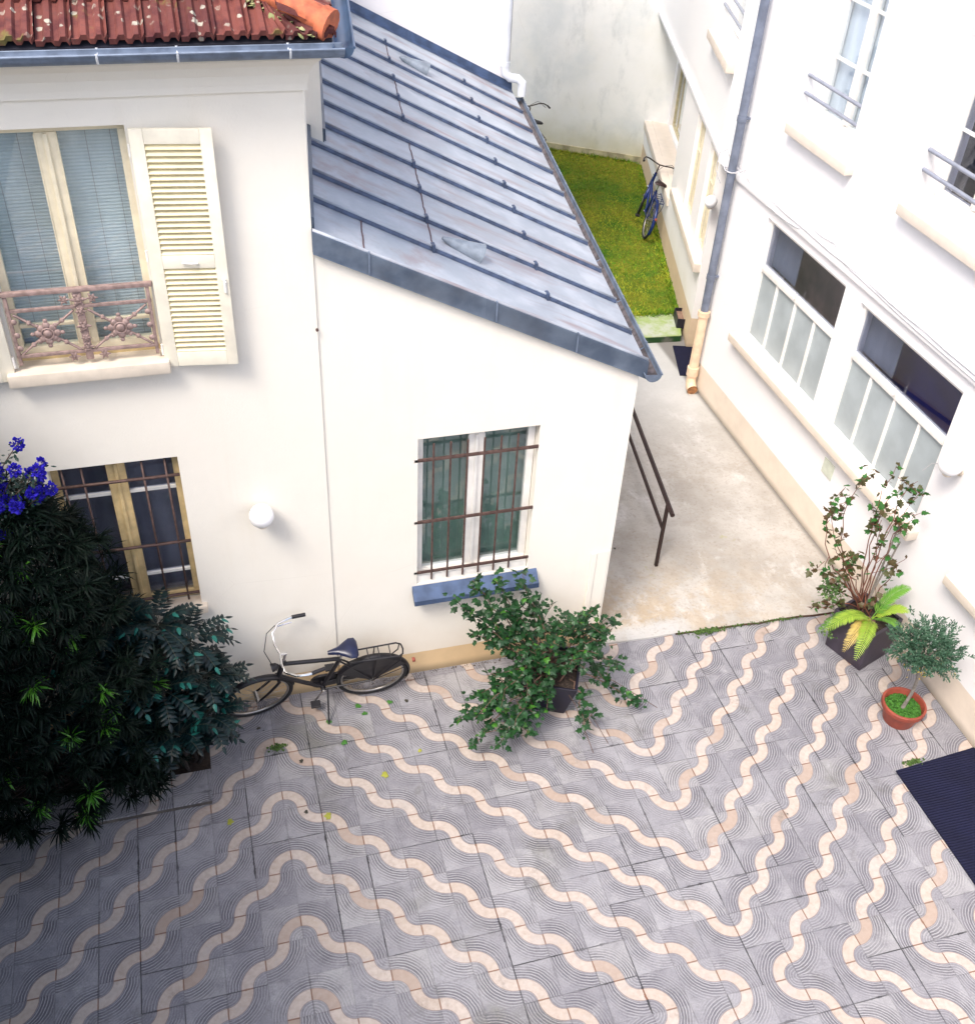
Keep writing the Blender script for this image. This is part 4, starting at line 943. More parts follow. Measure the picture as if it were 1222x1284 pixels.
    # saddle: wide at the back, long nose
    bm = bmesh.new(); rows = [(-.12, .075, 0.0), (-.10, .105, .012), (-.05, .105, .016), (0, .075, .012), (.05, .042, .004), (.10, .028, -.002), (.145, .018, -.008)]
    b = MB(); sh = sd_ + Vector((0, 0, .035)); K = 8
    for x, wd, z in rows:
        for e in range(K):
            a = math.pi * e / (K - 1); b.v.append(tuple(sh + Vector((x, math.cos(a) * wd, z + math.sin(a) * .028 - .018))))
    for i in range(len(rows) - 1):
        b.f += [(i * K + e, i * K + e + 1, (i + 1) * K + e + 1, (i + 1) * K + e) for e in range(K - 1)] + [(i * K, (i + 1) * K, (i + 1) * K + K - 1, i * K + K - 1)]
    b.f += [tuple(range(K)), tuple((len(rows) - 1) * K + e for e in range(K - 1, -1, -1))]
    o = b.build("saddle", saddle_m, t, smooth=60); bm.free()
    b = MB(); b.tube([st, sd_ + Vector((0, 0, .01))], .013, 8)
    for s in (-1, 1): b.tube([sd_ + Vector((-.08, s * .035, .015)), sd_ + Vector((.02, s * .02, -.005)), sd_ + Vector((.10, s * .012, .018))], .004, 5)
    b.build("seat_post", M_['chrome'], t, smooth=40)
    b = MB()
    for s in (1, -1):
        a0 = R(-60 if s > 0 else 120); e = bb_ + Vector((math.cos(a0) * .165, s * .06, math.sin(a0) * .165)); b.tube([bb_ + Vector((0, s * .05, 0)), e], .010, 6)
    b.tube([bb_ + Vector((0, -.062, 0)), bb_ + Vector((0, .062, 0))], .012, 8)
    b.build("crank", M_['chrome'], t)
    for s in (1, -1):
        a0 = R(-60 if s > 0 else 120); e = bb_ + Vector((math.cos(a0) * .165, s * .10, math.sin(a0) * .165)); MB().bevbox((e.x - .045, e.y - .035, e.z - .012), (e.x + .045, e.y + .035, e.z + .012), .006).build("pedal", M_['black'], t)
    if case:
        b = MB(); ys = (-.042, -.066); K = 24; outl = []
        for i in range(K):
            a = 2 * math.pi * i / K; big = math.cos(a) > 0
            outl.append((bb_.x + math.cos(a) * .105, bb_.z + math.sin(a) * .105) if big else (math.cos(a) * .07, r + math.sin(a) * .07))
        b.slab([(x, ys[0], z) for x, z in outl], .024, (0, -1, 0)); b.build("chain_case", fender_m, t)
        b = MB()   # coat guard over the upper half of the rear wheel
        for s in (-1, 1):
            pts = [(math.cos(a) * (r + .004), s * .030, r + math.sin(a) * (r + .004)) for a in np.linspace(R(28), R(150), 16)] + [(-.02, s * .040, r + .02), (.03, s * .040, r + .0)]
            b.slab(pts, .003, (0, s, 0))
        b.build("coat_guard", fender_m, t)
    if rack:
        b = MB(); zr = r * 2 + .065
        b.tube([(.22, -.06, zr), (-.22, -.07, zr), (-.26, -.05, zr), (-.27, 0, zr), (-.26, .05, zr), (-.22, .07, zr), (.22, .06, zr)], .008, 6)
        for x in (.15, .05, -.05, -.15): b.tube([(x, -.065, zr), (x, .065, zr)], .005, 5)
        for s in (-1, 1): b.tube([(-.25, s * .06, zr), (-.24, s * .058, zr - .10), (0, s * .055, r)], .006, 6); b.tube([(-.02, s * .06, zr), (0, s * .055, r)], .006, 6)
        b.build("rack", fcol, t, smooth=40)
        b = MB().lathe([(.005, 0), (.022, .0), (.022, .025), (.008, .03)], 14, Vector((-r - .035, 0, r + .16)), (-1, 0, .2)); b.build("tail_light", M_['terracotta'], t)
    b = MB(); hl = S @ (ht + Vector((.10, 0, -.06))); dr_ = (S.to_3x3() @ Vector((1, 0, -.1))).normalized()
    b.lathe([(.008, -.06), (.032, -.035), (.040, .0), (.040, .012)], 18, hl, dr_); h_ = b.build("headlight", M_['black'] if case else M_['chrome'], t, smooth=40)
    MB().lathe([(.001, .016), (.037, .0125)], 18, hl, dr_, cap=False).build("lens", M_['chrome'], h_)
    if stand:
        b = MB(); th = -lean
        foot = Vector((.45, .29, .29 * math.tan(th))) if th > 0 else Vector((.45, .25, .0))
        b.tube([(.42, .035, .27), tuple(foot)], .0085, 6); b.build("kickstand", M_['black'], t)
    return t
bicycle("bicycle", "black roadster bicycle with chrome swept handlebar standing against the cream house", (.36, 1.735, 0.0), math.pi, R(-14), R(9), M_['black'], M_['navyleather'], M_['black'])
h2 = math.atan2(dW.y, dW.x)
bicycle("bicycle", "blue bicycle with rear rack leaning on the white wall at the edge of the lawn", (6.75, 10.72, .125), h2, R(13), R(-14), M_['blueframe'], M_['rust'], M_['blueframe'], chrome_bar=False, case=False, stand=False, white_tail=True)
bicycle("bicycle", "dark bicycle half hidden behind the zinc gutter by the grey boundary wall", (5.74, 13.80, .125), R(88), R(4), R(10), M_['rust'], M_['black'], M_['rust'], chrome_bar=False, case=False, stand=False)

# ================================================================== MATS, TROUGH
def rect(o, a, b_, la, lb): o = Vector(o); a = Vector(a); b_ = Vector(b_); return [o, o + a * la, o + a * la + b_ * lb, o + b_ * lb]
b = MB().slab([tuple(p) for p in rect((4.815, -.275, .018), (0.0025, -1, 0), (1, .075, 0), 2.3, .875)], .016)
tag(b.build("doormat", M_['mat']), "large navy ribbed mat on the tiles at the foot of the white wall", "doormat")
b = MB().slab([tuple(p) for p in rect((5.62, 6.50, .038), dW, nW, .82, .48)], .014)
tag(b.build("doormat", M_['mat']), "small navy doormat on the passage beside the beige downpipe", "doormat")
t = thing("plant_trough", "small dark empty trough on the mossy step at the lawn corner", "planter", (6.10, 7.60, .125), (0, 0, h2))
b = MB(); b.box((0, -.10, 0), (.36, -.09, .15)); b.box((0, .06, 0), (.36, .07, .15)); b.box((0, -.09, 0), (.01, .06, .15)); b.box((.35, -.09, 0), (.36, .06, .15)); b.box((.01, -.09, 0), (.35, .06, .02)); b.build("tub", M_['darkpot'], t)
MB().box((.011, -.089, .02), (.349, .059, .10)).build("soil", simple("brown_soil", (.22, .14, .10), .9, 0, .3, 20, .5), t)

# ================================================================== RAISED BED
bed = thing("planting_bed", "low tiled bed kerb under the dark evergreens", "planting bed")
MB().slab([(-8, .80, .06), (-1.18, .80, .06), (-1.17, 1.13, .06), (-8, 1.13, .06)], .014).build("kerb_tiles", M_['paving'], bed)
MB().slab([(-8, .806, .046), (-1.186, .806, .046), (-1.176, 1.13, .046), (-8, 1.13, .046)], .09).build("kerb", simple("dark_kerb_concrete", (.10, .085, .075), .9, 0, .3, 12, .4), bed)
MB().slab([(-8, 1.131, .035), (-1.17, 1.131, .035), (-1.16, 1.868, .035), (-8, 1.868, .035)], .07).build("soil", M_['soil'], bed)

# ================================================================== POTTED SHRUB (centre)
lob = T_lobed()
def leafy(stems, n_per_m, jitter, size, tip_bias=.25, droop=-.2, out=1.0):
    """leaf positions/directions scattered along stem polylines"""
    P_, D_ = [], []
    for st in stems:
        pts = [Vector(p) for p in st]; L = sum((pts[i + 1] - pts[i]).length for i in range(len(pts) - 1)); n_ = int(L * n_per_m)
        for _ in range(n_):
            t_ = tip_bias + (1 - tip_bias) * random.random() ** .7; s = t_ * (len(pts) - 1); i = min(int(s), len(pts) - 2); p = pts[i].lerp(pts[i + 1], s - i)
            d = Vector((random.gauss(0, 1), random.gauss(0, 1), random.gauss(0, .6))); d.normalize()
            P_.append(p + d * abs(random.gauss(0, jitter))); D_.append(d * out + Vector((0, 0, droop)))
    return np.array([tuple(p) for p in P_]), np.array([tuple(d) for d in D_])
pot = thing("potted_shrub", "bushy green ivy-leaved shrub spilling from a dark pot before the barred annex window", "potted plant", (1.98, 1.30, 0), (0, 0, R(-24)))
def square_pot(t, wt, wb_, h, m, soil, wall_=.025, name="pot", depth=.06):
    b = MB(); a, c_ = wt / 2, wb_ / 2; ai = a - wall_; zi = h - depth
    vs = [(-c_, -c_, 0), (c_, -c_, 0), (c_, c_, 0), (-c_, c_, 0), (-a, -a, h), (a, -a, h), (a, a, h), (-a, a, h), (-ai, -ai, h), (ai, -ai, h), (ai, ai, h), (-ai, ai, h), (-ai, -ai, zi), (ai, -ai, zi), (ai, ai, zi), (-ai, ai, zi)]
    b.add(vs, [(3, 2, 1, 0)] + [(i, (i + 1) % 4, (i + 1) % 4 + 4, i + 4) for i in range(4)] + [(i + 4, (i + 1) % 4 + 4, (i + 1) % 4 + 8, i + 8) for i in range(4)] + [(i + 8, (i + 1) % 4 + 8, (i + 1) % 4 + 12, i + 12) for i in range(4)] + [(12, 13, 14, 15)])
    o = b.build(name, m, t, recalc=False); md = o.modifiers.new("bevel", 'BEVEL'); md.width = .006; md.segments = 2; md.limit_method = 'ANGLE'
    MB().bevbox((-ai, -ai, zi + .002), (ai, ai, zi + .03), .01).build("soil", soil, t)
square_pot(pot, .55, .36, .44, M_['darkpot'], M_['soil'])
Rm = Matrix.Rotation(R(24), 3, 'Z')
loc = lambda p: Rm @ (Vector(p) - Vector((1.98, 1.30, 0)))
tips = [((1.03, 1.32, 1.48), .45), ((1.20, 1.38, 1.60), .3), ((1.42, 1.42, 1.52), .2), ((1.66, 1.40, 1.56), .1), ((1.50, 1.32, 1.28), .1), ((1.75, 1.4, 1.25), 0), ((1.20, 1.3, 1.02), .2), ((1.38, 1.25, .95), .1), ((1.32, 1.35, 1.2), .2),
        ((2.02, 1.32, 1.0), 0), ((2.22, 1.34, 1.02), .0), ((2.36, 1.32, 1.10), .1), ((2.52, 1.34, .92), .0), ((2.46, 1.25, .74), -.1), ((2.30, 1.15, .72), -.1), ((2.1, 1.1, .75), 0), ((1.7, 1.15, .85), 0), ((2.62, 1.40, .78), 0),
        ((1.18, 1.08, .42), -.3), ((.98, .92, .36), -.3), ((1.08, .68, .26), -.35), ((1.30, .66, .22), -.35), ((1.50, .72, .3), -.3), ((1.30, .9, .45), -.35), ((1.5, 1.0, .55), -.3), ((1.12, .80, .50), -.35), ((1.42, .62, .45), -.4),
        ((2.66, 1.16, .40), -.2), ((2.78, .92, .10), -.3), ((2.12, .66, .16), -.35), ((1.80, .85, .34), -.3), ((1.88, 1.0, .62), -.05)]
stems = []
b = MB()
for tp, sg in tips:
    a = loc((1.98 + random.gauss(0, .07), 1.30 + random.gauss(0, .07), .38)); e = loc(tp)
    mid = (a + e) / 2 + Vector((0, 0, -sg * .6 + .08)); st = curve_pts(a, e, via=mid, n=9, wob=.014); stems.append(st)
    b.tube(st, [.009 - .0008 * i for i in range(9)], 5)
    for _ in range(3):
        i = random.randint(4, 7); d = Vector((random.gauss(0, .12), random.gauss(0, .12), random.gauss(.03, .07))); s2 = [st[i], st[i] + d * .6 + Vector((0, 0, .01)), st[i] + d]; stems.append(s2); b.tube(s2, .003, 4)
for a, e in (((2.1, 1.25, .40), (2.95, .90, .04)), ((2.0, 1.2, .4), (2.35, .62, .02)), ((2.0, 1.2, .4), (2.18, .55, .02)), ((1.98, 1.3, .5), (1.46, 1.5, .7)), ((1.9, 1.35, .4), (1.62, 1.5, 1.1))):
    b.tube([loc(p) for p in (a, ((a[0] + e[0]) / 2, (a[1] + e[1]) / 2, (a[2] + e[2]) / 2 + .12), e)], .003, 4)
b.build("stems", M_['bark'], pot)
Pp, Dd = leafy(stems, 58, .04, .06, .40, -.25)
cloud(lob, Pp, Dd, rng.uniform(.034, .074, len(Pp)), tilt=.45).build("leaves", leafmat("ivy_leaf", (.006, .030, .012), (.018, .075, .018), .42, .08, .4, ((.05, .17, .02), .95)), pot, recalc=False)


# ================================================================== SQUARE PLANTER, ROSE, CYCAD
pc = Vector((5.277, 1.195, 0)); pang = math.atan2(.159, .439)
pl = thing("planter_box", "square charcoal planter with tall bare stems and palm fronds by the white wall", "planter", pc, (0, 0, pang))
square_pot(pl, .475, .44, .50, M_['planter'], M_['soil'], .03, "box", .05)
rose = thing("climbing_shrub", "tall airy shrub with thin arching stems and reddish green leaves in the square planter", "shrub", (5.30, 1.28, .45))
lr = lambda p: Vector(p) - Vector((5.30, 1.28, .45))
b = MB(); stems = []
RT = [((4.60, 1.30, 2.12), (4.25, 1.3, 1.45)), ((4.86, 1.32, 2.26), (4.40, 1.3, 1.7)), ((5.10, 1.34, 2.25), (4.9, 1.3, 1.6)), ((5.38, 1.32, 2.05), (5.15, 1.3, 1.9)), ((5.50, 1.25, 1.72), (5.2, 1.3, 1.5)), ((5.05, 1.3, 1.72), (5.25, 1.3, 1.2)), ((5.48, 1.2, 1.22), (5.4, 1.3, .9)), ((4.50, 1.30, 1.16), (4.85, 1.3, 1.1)), ((4.66, 1.26, 1.44), (4.95, 1.3, 1.0)), ((4.52, 1.33, 1.92), (4.6, 1.3, 1.5)), ((5.30, 1.2, .74), (5.3, 1.2, .65)), ((4.85, 1.28, 1.28), (5.05, 1.3, .9)), ((5.45, 1.3, 1.95), (4.95, 1.25, 1.3)), ((5.2, 1.3, 2.0), (5.0, 1.35, 1.8)), ((4.88, 1.4, .75), (5.0, 1.35, .75)), ((4.80, 1.30, .58), (4.95, 1.3, .65))]
for e, v in RT:
    a = lr((5.28 + random.gauss(0, .05), 1.28 + random.gauss(0, .04), .46)); st = curve_pts(a, lr(e), via=lr(v), n=12, wob=.012); stems.append(st[5:]); b.tube(st, [.0075 - .0005 * i for i in range(12)], 5)
    for _ in range(4):
        i = random.randint(5, 10); d = Vector((random.gauss(0, .10), random.gauss(0, .05), random.gauss(.02, .08))); s2 = [st[i], st[i] + d * .5, st[i] + d]; stems.append(s2); b.tube(s2, .0025, 4)
b.build("stems", simple("red_brown_stem", (.16, .055, .035), .7, 0, .3, 20), rose)
MB().tube([lr((5.30, 1.30, .45)), lr((5.34, 1.30, 1.55))], .011, 7).tube([lr((5.24, 1.26, .45)), lr((5.40, 1.28, 1.35))], .009, 7).build("stakes", M_['greybark'], rose)
Pp, Dd = leafy(stems, 23, .02, .05, .05, -.3)
cloud(lob, Pp, Dd, rng.uniform(.036, .078, len(Pp)), tilt=.8).build("leaves", leafmat("rose_leaf", (.10, .035, .02), (.035, .085, .02), .5, .15, .4, ((.03, .13, .02), .6)), rose, recalc=False)
lowst = [[lr((4.95 + random.gauss(0, .07), 1.34 + random.gauss(0, .05), .55)), lr((4.90 + random.gauss(0, .07), 1.36 + random.gauss(0, .05), .75 + random.random() * .25))] for _ in range(10)] + [[lr((4.95, 1.30, .50)), lr((4.88, 1.22 + random.gauss(0, .06), .25))] for _ in range(4)]
Pp, Dd = leafy(lowst, 62, .03, .04, 0, -.2)
cloud(lob, Pp, Dd, rng.uniform(.02, .045, len(Pp)), tilt=.8).build("ground_leaves", leafmat("creeper_leaf", (.04, .12, .03), (.12, .20, .05), .5, .15), rose, recalc=False)
# cycad fronds
cyc = thing("cycad", "small cycad with drooping yellow green fronds at the front of the square planter", "plant", (5.26, 1.13, .46))
lc = lambda p: Vector(p) - Vector((5.26, 1.13, .46))
def frond(end, via, wd, mat_, n_=34):
    pts = curve_pts((0, 0, .03), lc(end), via=lc(via), n=n_); rb = MB().tube(pts, [.006 - .0045 * i / n_ for i in range(n_)], 5); o = rb.build("frond", mat_, cyc)
    P1, D1, S1, U1 = [], [], [], []
    for i in range(4, n_):
        t_ = (pts[min(i + 1, n_ - 1)] - pts[i - 1]).normalized(); sd_ = t_.cross(Vector((0, 0, 1))).normalized(); up_ = sd_.cross(t_)
        f = i / (n_ - 1); w_ = wd * .85 * (math.sin(math.pi * min(1, f * .75 + .22)) ** .7)
        for s in (-1, 1):
            P1.append(tuple(pts[i])); D1.append(tuple(sd_ * s + t_ * .75 + up_ * .18)); S1.append(w_ * random.uniform(.9, 1.1)); U1.append(tuple(up_))
    cloud(T_blade(.075, .2), P1, D1, np.array(S1), up=np.array(U1), tilt=.08).build("leaflets", mat_, o, recalc=False)
fy = leafmat("bright_frond", (.20, .38, .03), (.38, .50, .07), .45, .2); fo = leafmat("fading_frond", (.50, .36, .10), (.62, .48, .14), .5, .2); fg = leafmat("green_frond", (.07, .24, .03), (.18, .36, .05), .45, .2)
frond((4.72, 1.08, .50), (5.0, 1.12, .74), .12, fy); frond((4.70, 1.16, .40), (4.98, 1.18, .72), .10, fg); frond((4.82, .86, .42), (5.02, 1.0, .66), .11, fo); frond((4.86, .72, .44), (5.08, .92, .68), .12, fy)
frond((5.58, 1.12, .86), (5.42, 1.16, .86), .12, fg); frond((5.52, .96, .70), (5.40, 1.06, .74), .11, fy); frond((5.34, .78, .62), (5.32, .92, .74), .09, fg)
MB().ball((0, 0, .0), .06, 12, (1, 1, .8)).build("crown_base", M_['bark'], cyc)

# ================================================================== OLIVE BALL IN TERRACOTTA
ol = thing("potted_tree", "small clipped olive-like tree in a terracotta pot near the right hand wall", "potted tree", (5.18, .27, 0))
MB().lathe([(.135, 0), (.145, .02), (.178, .17), (.182, .175), (.200, .178), (.206, .19), (.206, .228), (.200, .236), (.186, .236), (.180, .228), (.172, .15)], 40, cap=False).build("pot", M_['terracotta'], ol, smooth=35)
MB().lathe([(.001, .165), (.06, .172), (.12, .168), (.177, .158)], 30, cap=False).build("moss", M_['moss'], ol, smooth=True)
pp = rng.uniform(-.17, .17, (1500, 3)); pp = pp[(pp[:, 0] ** 2 + pp[:, 1] ** 2) < .028]; pp[:, 2] = .165
cloud(T_oval(.5, .2), pp, np.c_[rng.normal(0, 1, (len(pp), 2)), np.full(len(pp), .8)], rng.uniform(.012, .026, len(pp))).build("moss_leaves", leafmat("moss_leaf", (.02, .09, .01), (.06, .20, .02), .8), ol, recalc=False)
tr = curve_pts((0, 0, .16), (-.02, 0, .84), via=(.05, 0, .5), n=8, wob=.006)
b = MB().tube(tr, [.019, .017, .016, .016, .015, .015, .014, .012], 9)
cc = Vector((-.02, .0, .98)); ends = []
for i in range(26):
    a = random.random() * 6.28; e = cc + Vector((math.cos(a) * .24, math.sin(a) * .24, random.uniform(-.10, .15))) * random.uniform(.6, 1); s_ = curve_pts(tr[-1], e, -.04, 5, .008); ends.append(s_); b.tube(s_, .004, 4)
b.build("trunk", M_['greybark'], ol, smooth=40)
P1, D1 = [], []
for _ in range(640):
    d = Vector((random.gauss(0, 1), random.gauss(0, 1), random.gauss(0, 1))).normalized(); rr = random.uniform(.5, 1.08) * (1 + .20 * math.sin(5 * d.x + 6 * d.y + 4 * d.z) + .10 * math.sin(11 * d.x - 7 * d.y))
    p = cc + Vector((d.x * .30 * rr, d.y * .30 * rr, d.z * .19 * rr + .01)); ax_ = (d + Vector((0, 0, .35))).normalized()
    for q_ in range(11):
        f = q_ / 11; P1.append(tuple(p + ax_ * (f * .07 - .04))); dd_ = Vector((random.gauss(0, 1), random.gauss(0, 1), random.gauss(0, 1))).normalized(); D1.append(tuple(dd_ + ax_ * 1.1))
cloud(T_oval(.17, .1), P1, D1, rng.uniform(.022, .042, len(P1))).build("crown", leafmat("olive_leaf", (.018, .065, .035), (.075, .16, .095), .4, .08, .5), ol, recalc=False)
P1 = [tuple(Vector((random.uniform(-.22, .22), random.uniform(-.2, .1), .84 + random.gauss(0, .03)))) for _ in range(120)]
cloud(T_oval(.2, .1), P1, rng.normal(0, 1, (120, 3)) + [0, 0, -1], rng.uniform(.025, .04, 120)).build("dry_leaves", leafmat("dry_leaf", (.35, .22, .04), (.55, .42, .10), .6), ol, recalc=False)

# ================================================================== LEFT EVERGREENS
def whorls(centres, axes, n_leaf, ln, wd, mat_, name, par, droop=.35, curl=.35):
    C_ = np.asarray(centres); A = unit(np.asarray(axes)); n_ = len(C_)
    P1 = np.repeat(C_, n_leaf, 0) + np.repeat(A, n_leaf, 0) * rng.uniform(-.06, .03, (n_ * n_leaf, 1))
    D1 = unit(rng.normal(0, 1, (n_ * n_leaf, 3))) + np.repeat(A, n_leaf, 0) * .75 + [0, 0, -droop * .3]
    L = rng.uniform(.7, 1.15, n_ * n_leaf) * np.repeat(np.broadcast_to(ln, (n_,)), n_leaf)
    return cloud(T_blade(wd, curl), P1, D1, L, tilt=.3).build(name, mat_, par, recalc=False)
yew = thing("podocarpus", "dark feathery evergreen with long narrow leaves filling the left of the courtyard", "shrub", (-2.45, 1.25, .035))
O = Vector((-2.45, 1.25, .035)); cs, as_ = [], []; stems_ = []
prof_ = [(0.15, .95), (.6, 1.15), (1.1, 1.2), (1.6, 1.15), (2.1, 1.0), (2.6, .8), (3.0, .55), (3.2, .3)]
def rad(z): return float(np.interp(z, [p[0] for p in prof_], [p[1] for p in prof_]))
for _ in range(1500):
    z = random.uniform(.25, 3.12); a = random.random() * 6.283; rr = rad(z) * random.uniform(.5, 1.06) ** .6
    x = math.cos(a) * rr * 1.0; y = math.sin(a) * rr * .72
    if O.y + y > 1.74: continue
    if O.x + x > -1.28 - .17 * z + random.gauss(0, .07): continue
    if O.y + y - .08 < (.84 if O.x + x > -1.95 else .62) - .3 * z and z < 1.0: continue
    cs.append((x, y - .08, z)); as_.append((math.cos(a), math.sin(a) * .8, .55))
cs = np.array(cs); as_ = np.array(as_)
b = MB()
for i in range(0, len(cs), 5):
    c0 = Vector(cs[i]); base = Vector((random.gauss(0, .1), random.gauss(0, .08), max(.0, c0.z * .55 - .2))); b.tube(curve_pts(base, c0, .06, 4), [.012, .01, .007, .004], 5)
for _ in range(5): b.tube(curve_pts((random.gauss(0, .15), random.gauss(0, .1), 0), (random.gauss(0, .25), random.gauss(0, .15), 2.7), 0, 8, .03), [.03, .028, .026, .022, .018, .014, .01, .006], 8)
b.build("branches", simple("dark_bark", (.018, .012, .010), .9, 0, .3, 30), yew)
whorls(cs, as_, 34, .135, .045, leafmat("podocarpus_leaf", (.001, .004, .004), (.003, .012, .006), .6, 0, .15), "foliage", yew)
sel = [i for i in rng.permutation(len(cs)) if cs[i][1] < -.25 and -.9 < cs[i][0] < 1.2][:34]
whorls(cs[sel] * [1.02, 1.05, 1], as_[sel], 26, .12, .05, leafmat("podocarpus_new_leaf", (.02, .12, .012), (.09, .28, .02), .35, .1, .5), "new_growth", yew)

mah = thing("mahonia", "dark blue-green spiky leaved shrub beside the black bicycle", "shrub", (-1.36, 1.30, .035))
O = Vector((-1.20, 1.30, .035)); b = MB(); P1, D1, S1, U1 = [], [], [], []; rach = MB(); hi = []
heads = [(-.02, -.05, 1.72), (-.30, -.05, 1.78), (.20, -.02, 1.48), (.28, -.10, 1.12), (-.05, -.30, 1.25), (-.38, -.25, 1.35), (.24, -.22, .78), (.02, -.42, .85), (-.32, -.42, .95), (-.62, -.30, 1.1), (-.6, -.25, .75), (-.2, -.25, .6), (.16, -.15, .52), (-.75, -.1, 1.6), (-.1, .2, 1.3), (.1, .15, 1.0), (-.5, 0, 1.5), (-.9, -.2, .9), (-.45, -.2, .5), (.05, .05, .6), (.30, .0, .9)]
for hx, hy, hz in heads:
    h = Vector((hx, hy, hz)); b.tube(curve_pts((hx * .4, hy * .3, 0), h, 0, 7, .015), .016, 6)
    for i in range(15):
        a = i * 2.4 + random.random() * .4; el = random.uniform(-.15, .75); L = random.uniform(.24, .36); d = Vector((math.cos(a) * math.cos(el), math.sin(a) * math.cos(el), math.sin(el)))
        e = h + d * L + Vector((0, 0, -.06)); e.y = min(e.y, .50); pts = curve_pts(h, e, via=h + d * L * .6 + Vector((0, 0, .03)), n=9); rach.tube(pts, .0028, 4)
        for j in range(2, 9):
            t_ = (pts[min(j + 1, 8)] - pts[j - 1]).normalized(); sd_ = t_.cross(Vector((0, 0, 1))).normalized(); up_ = sd_.cross(t_)
            for s in ((-1, 1) if j < 8 else (0,)):
                P1.append(tuple(pts[j])); D1.append(tuple(sd_ * s + t_ * (.55 if s else 1) + Vector((0, 0, -.12)))); S1.append(.078 * (1 - .04 * abs(j - 5))); U1.append(tuple(up_))
b.build("stems", simple("dark_stem", (.02, .014, .012), .9, 0, .3, 30), mah); rach.build("leaf_stalks", simple("leaf_stalk", (.03, .04, .03), .6), mah)
tmp = np.array([(0, 0, 0), (.20, .12, -.03), (.24, .4, -.04), (.15, .75, -.03), (0, 1.05, -.06), (-.15, .75, -.03), (-.24, .4, -.04), (-.20, .12, -.03), (0, .5, .03)], float)
cloud((tmp, [(8, i, (i + 1) % 8) for i in range(8)]), P1, D1, np.array(S1), up=np.array(U1), tilt=.12).build("leaves", leafmat("mahonia_leaf", (.0015, .006, .009), (.003, .020, .020), .40, 0, .3, ((.015, .12, .10), .94)), mah, recalc=False)  # a few teal leaflets carry sky highlights in their colour

cea = thing("ceanothus", "branches with deep violet blue flower clusters above the dark evergreen", "flowering shrub", (-2.75, 1.45, .035))
O = Vector((-2.75, 1.45, .035)); b = MB(); P1, D1, fl_, stems_ = [], [], [], []
for i in range(30):
    e = Vector((random.uniform(-2.55, -1.84), random.uniform(1.0, 1.35), 0)); e.z = 3.58 - random.random() ** 1.2 * .50 - .35 * max(0, e.x + 2.05)
    a = Vector((-2.75 + random.gauss(0, .1), 1.45, 2.0)); st = curve_pts(a - O, e - O, -.12, 8, .015); stems_.append(st); b.tube(st, [.010, .009, .008, .007, .006, .005, .004, .003], 5)
    for q_ in range(2):
        st_c = st[-1] - (st[-1] - st[-3]) * (.9 * q_) + Vector((random.gauss(0, .02), random.gauss(0, .02), random.gauss(0, .02)))
        for _ in range(110):
            d = Vector((random.gauss(0, 1), random.gauss(0, 1), random.gauss(0, 1))).normalized(); rf = random.random() ** .4; fl_.append(tuple(st_c + Vector((d.x * .034, d.y * .034, d.z * .04)) * rf)); D1.append(tuple(d))
b.tube(curve_pts((0, 0, 0), (0, 0, 2.1), .0, 8, .02), .03, 8)
b.build("branches", M_['bark'], cea)
cloud(T_oval(.5, .1), fl_, D1, rng.uniform(.014, .024, len(fl_))).build("flowers", leafmat("violet_blue_flower", (.008, .004, .20), (.03, .02, .50), .6, .1, .2), cea, recalc=False)
Pp, Dd = leafy(stems_, 60, .03, .04, .3, -.1)
cloud(T_oval(.28, .1), Pp, Dd, rng.uniform(.025, .045, len(Pp))).build("leaves", leafmat("ceanothus_leaf", (.004, .014, .012), (.012, .04, .03), .4), cea, recalc=False)

# ================================================================== SMALL THINGS ON THE GROUND
LV = [(0.203, 1.584), (0.25, 1.483), (0.662, 1.547), (0.502, 1.564), (-0.089, 1.455), (0.657, 0.943), (0.012, 1.186), (0.296, 0.752), (-0.253, 0.446), (-0.394, 1.073), (-0.425, 0.531), (-0.721, 1.531), (-1.05, 0.577), (3.385, 3.181)]
lm_g = leafmat("fallen_green_leaf", (.03, .12, .02), (.06, .20, .03), .5); lm_y = leafmat("fallen_yellow_leaf", (.22, .28, .03), (.36, .34, .05), .5); lm_d = leafmat("fallen_dark_leaf", (.02, .03, .02), (.05, .04, .03), .6)
lab = {0: "single dark green fallen leaf lying flat on the patterned tiles", 1: "bright yellow green fallen leaf lying on the patterned tiles", 2: "shrivelled dark fallen leaf on the patterned tiles"}
kindl = [0, 0, 2, 0, 0, 1, 0, 1, 1, 2, 2, 2, 1, 2, 2, 0]
protos = {}
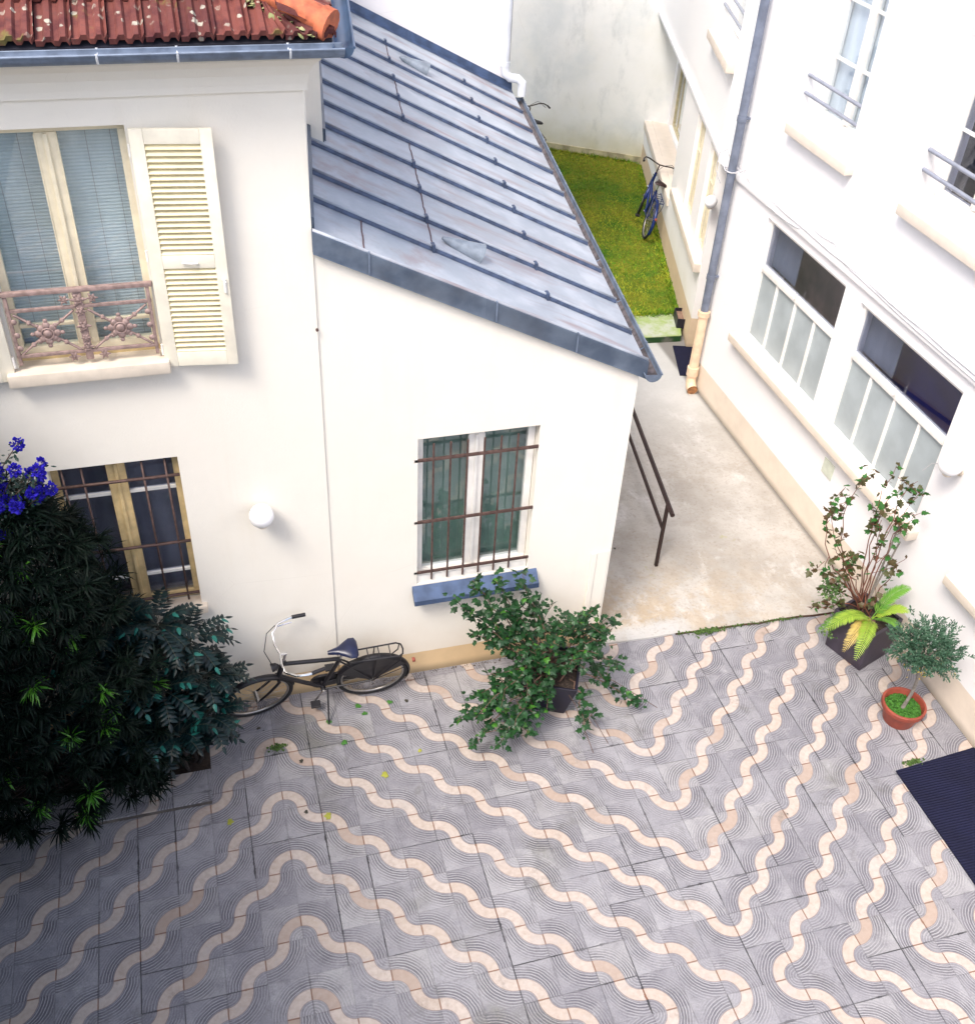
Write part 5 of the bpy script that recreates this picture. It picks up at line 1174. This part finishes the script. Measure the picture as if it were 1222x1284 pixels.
for i, (x, y) in enumerate(LV):
    kd = kindl[i]; z = .030 if (y > 1.9) else .006
    if kd not in protos:
        b = MB(); tv, tf = lob; a = .045 if kd != 2 else .03
        b.add([(p[0] * a * 1.3, (p[1] - .4) * a, (p[2] + .17) * a * .8) for p in tv], tf); o = b.build("fallen_leaf", (lm_g, lm_y, lm_d)[kd], None, recalc=False); protos[kd] = o
    else:
        o = protos[kd].copy(); COL.objects.link(o)
    tag(o, lab[kd], "leaf", "fallen leaves on the courtyard tiles: " + ("green", "yellow", "dark")[kd])
    o.location = (x, y, z); o.rotation_euler = (0, 0, random.random() * 6.28); s = random.uniform(.8, 1.3) * (1.3 if i in (7, 8) else 1); o.scale = (s, s, s)
# moss along the passage lip, weeds in joints
P1 = [(random.uniform(3.55, 4.95), 0, .02) for _ in range(240)]; P1 = [(x, 1.83 - .11 * (x - 2.6) / 3.1 - .008 + random.gauss(0, .008) - (.03 * abs(random.gauss(0, 1)) if 3.7 < x < 4.05 else 0), .010 + random.random() * .012) for x, _, _ in P1]
P1 += [(random.gauss(5.02, .05), random.gauss(-.225, .012), .012) for _ in range(120)] + [(random.gauss(-.57, .04), random.gauss(1.27, .02), .008) for _ in range(90)] + [(random.gauss(3.86, .07), 1.76 + random.gauss(0, .015), .02) for _ in range(260)]
cloud(T_oval(.45, .2), P1, np.c_[rng.normal(0, 1, (len(P1), 2)), rng.uniform(.2, 1, len(P1))], rng.uniform(.010, .030, len(P1))).build("moss", leafmat("joint_moss", (.02, .05, .012), (.07, .13, .02), .8), recalc=False, kind='stuff')
MB().tube([(x, y - .004, .010) for x, y in lip if x > 3.5], .010, 6).build("joint", simple("earthy_joint", (.05, .022, .012), .95, 0, .4, 40, .5), kind='structure')
P1 = np.c_[rng.uniform(.0, 5.6, 500), 1.872 - np.abs(rng.normal(0, .025, 500)), np.full(500, .004)]; P1 = P1[(P1[:, 0] < 2.6)]
cloud(T_oval(.5, .1), P1, np.c_[rng.normal(0, 1, (len(P1), 2)), rng.uniform(0, .4, len(P1))], rng.uniform(.006, .016, len(P1))).build("litter", leafmat("foot_litter", (.03, .03, .02), (.09, .06, .04), .9), recalc=False, kind='stuff')
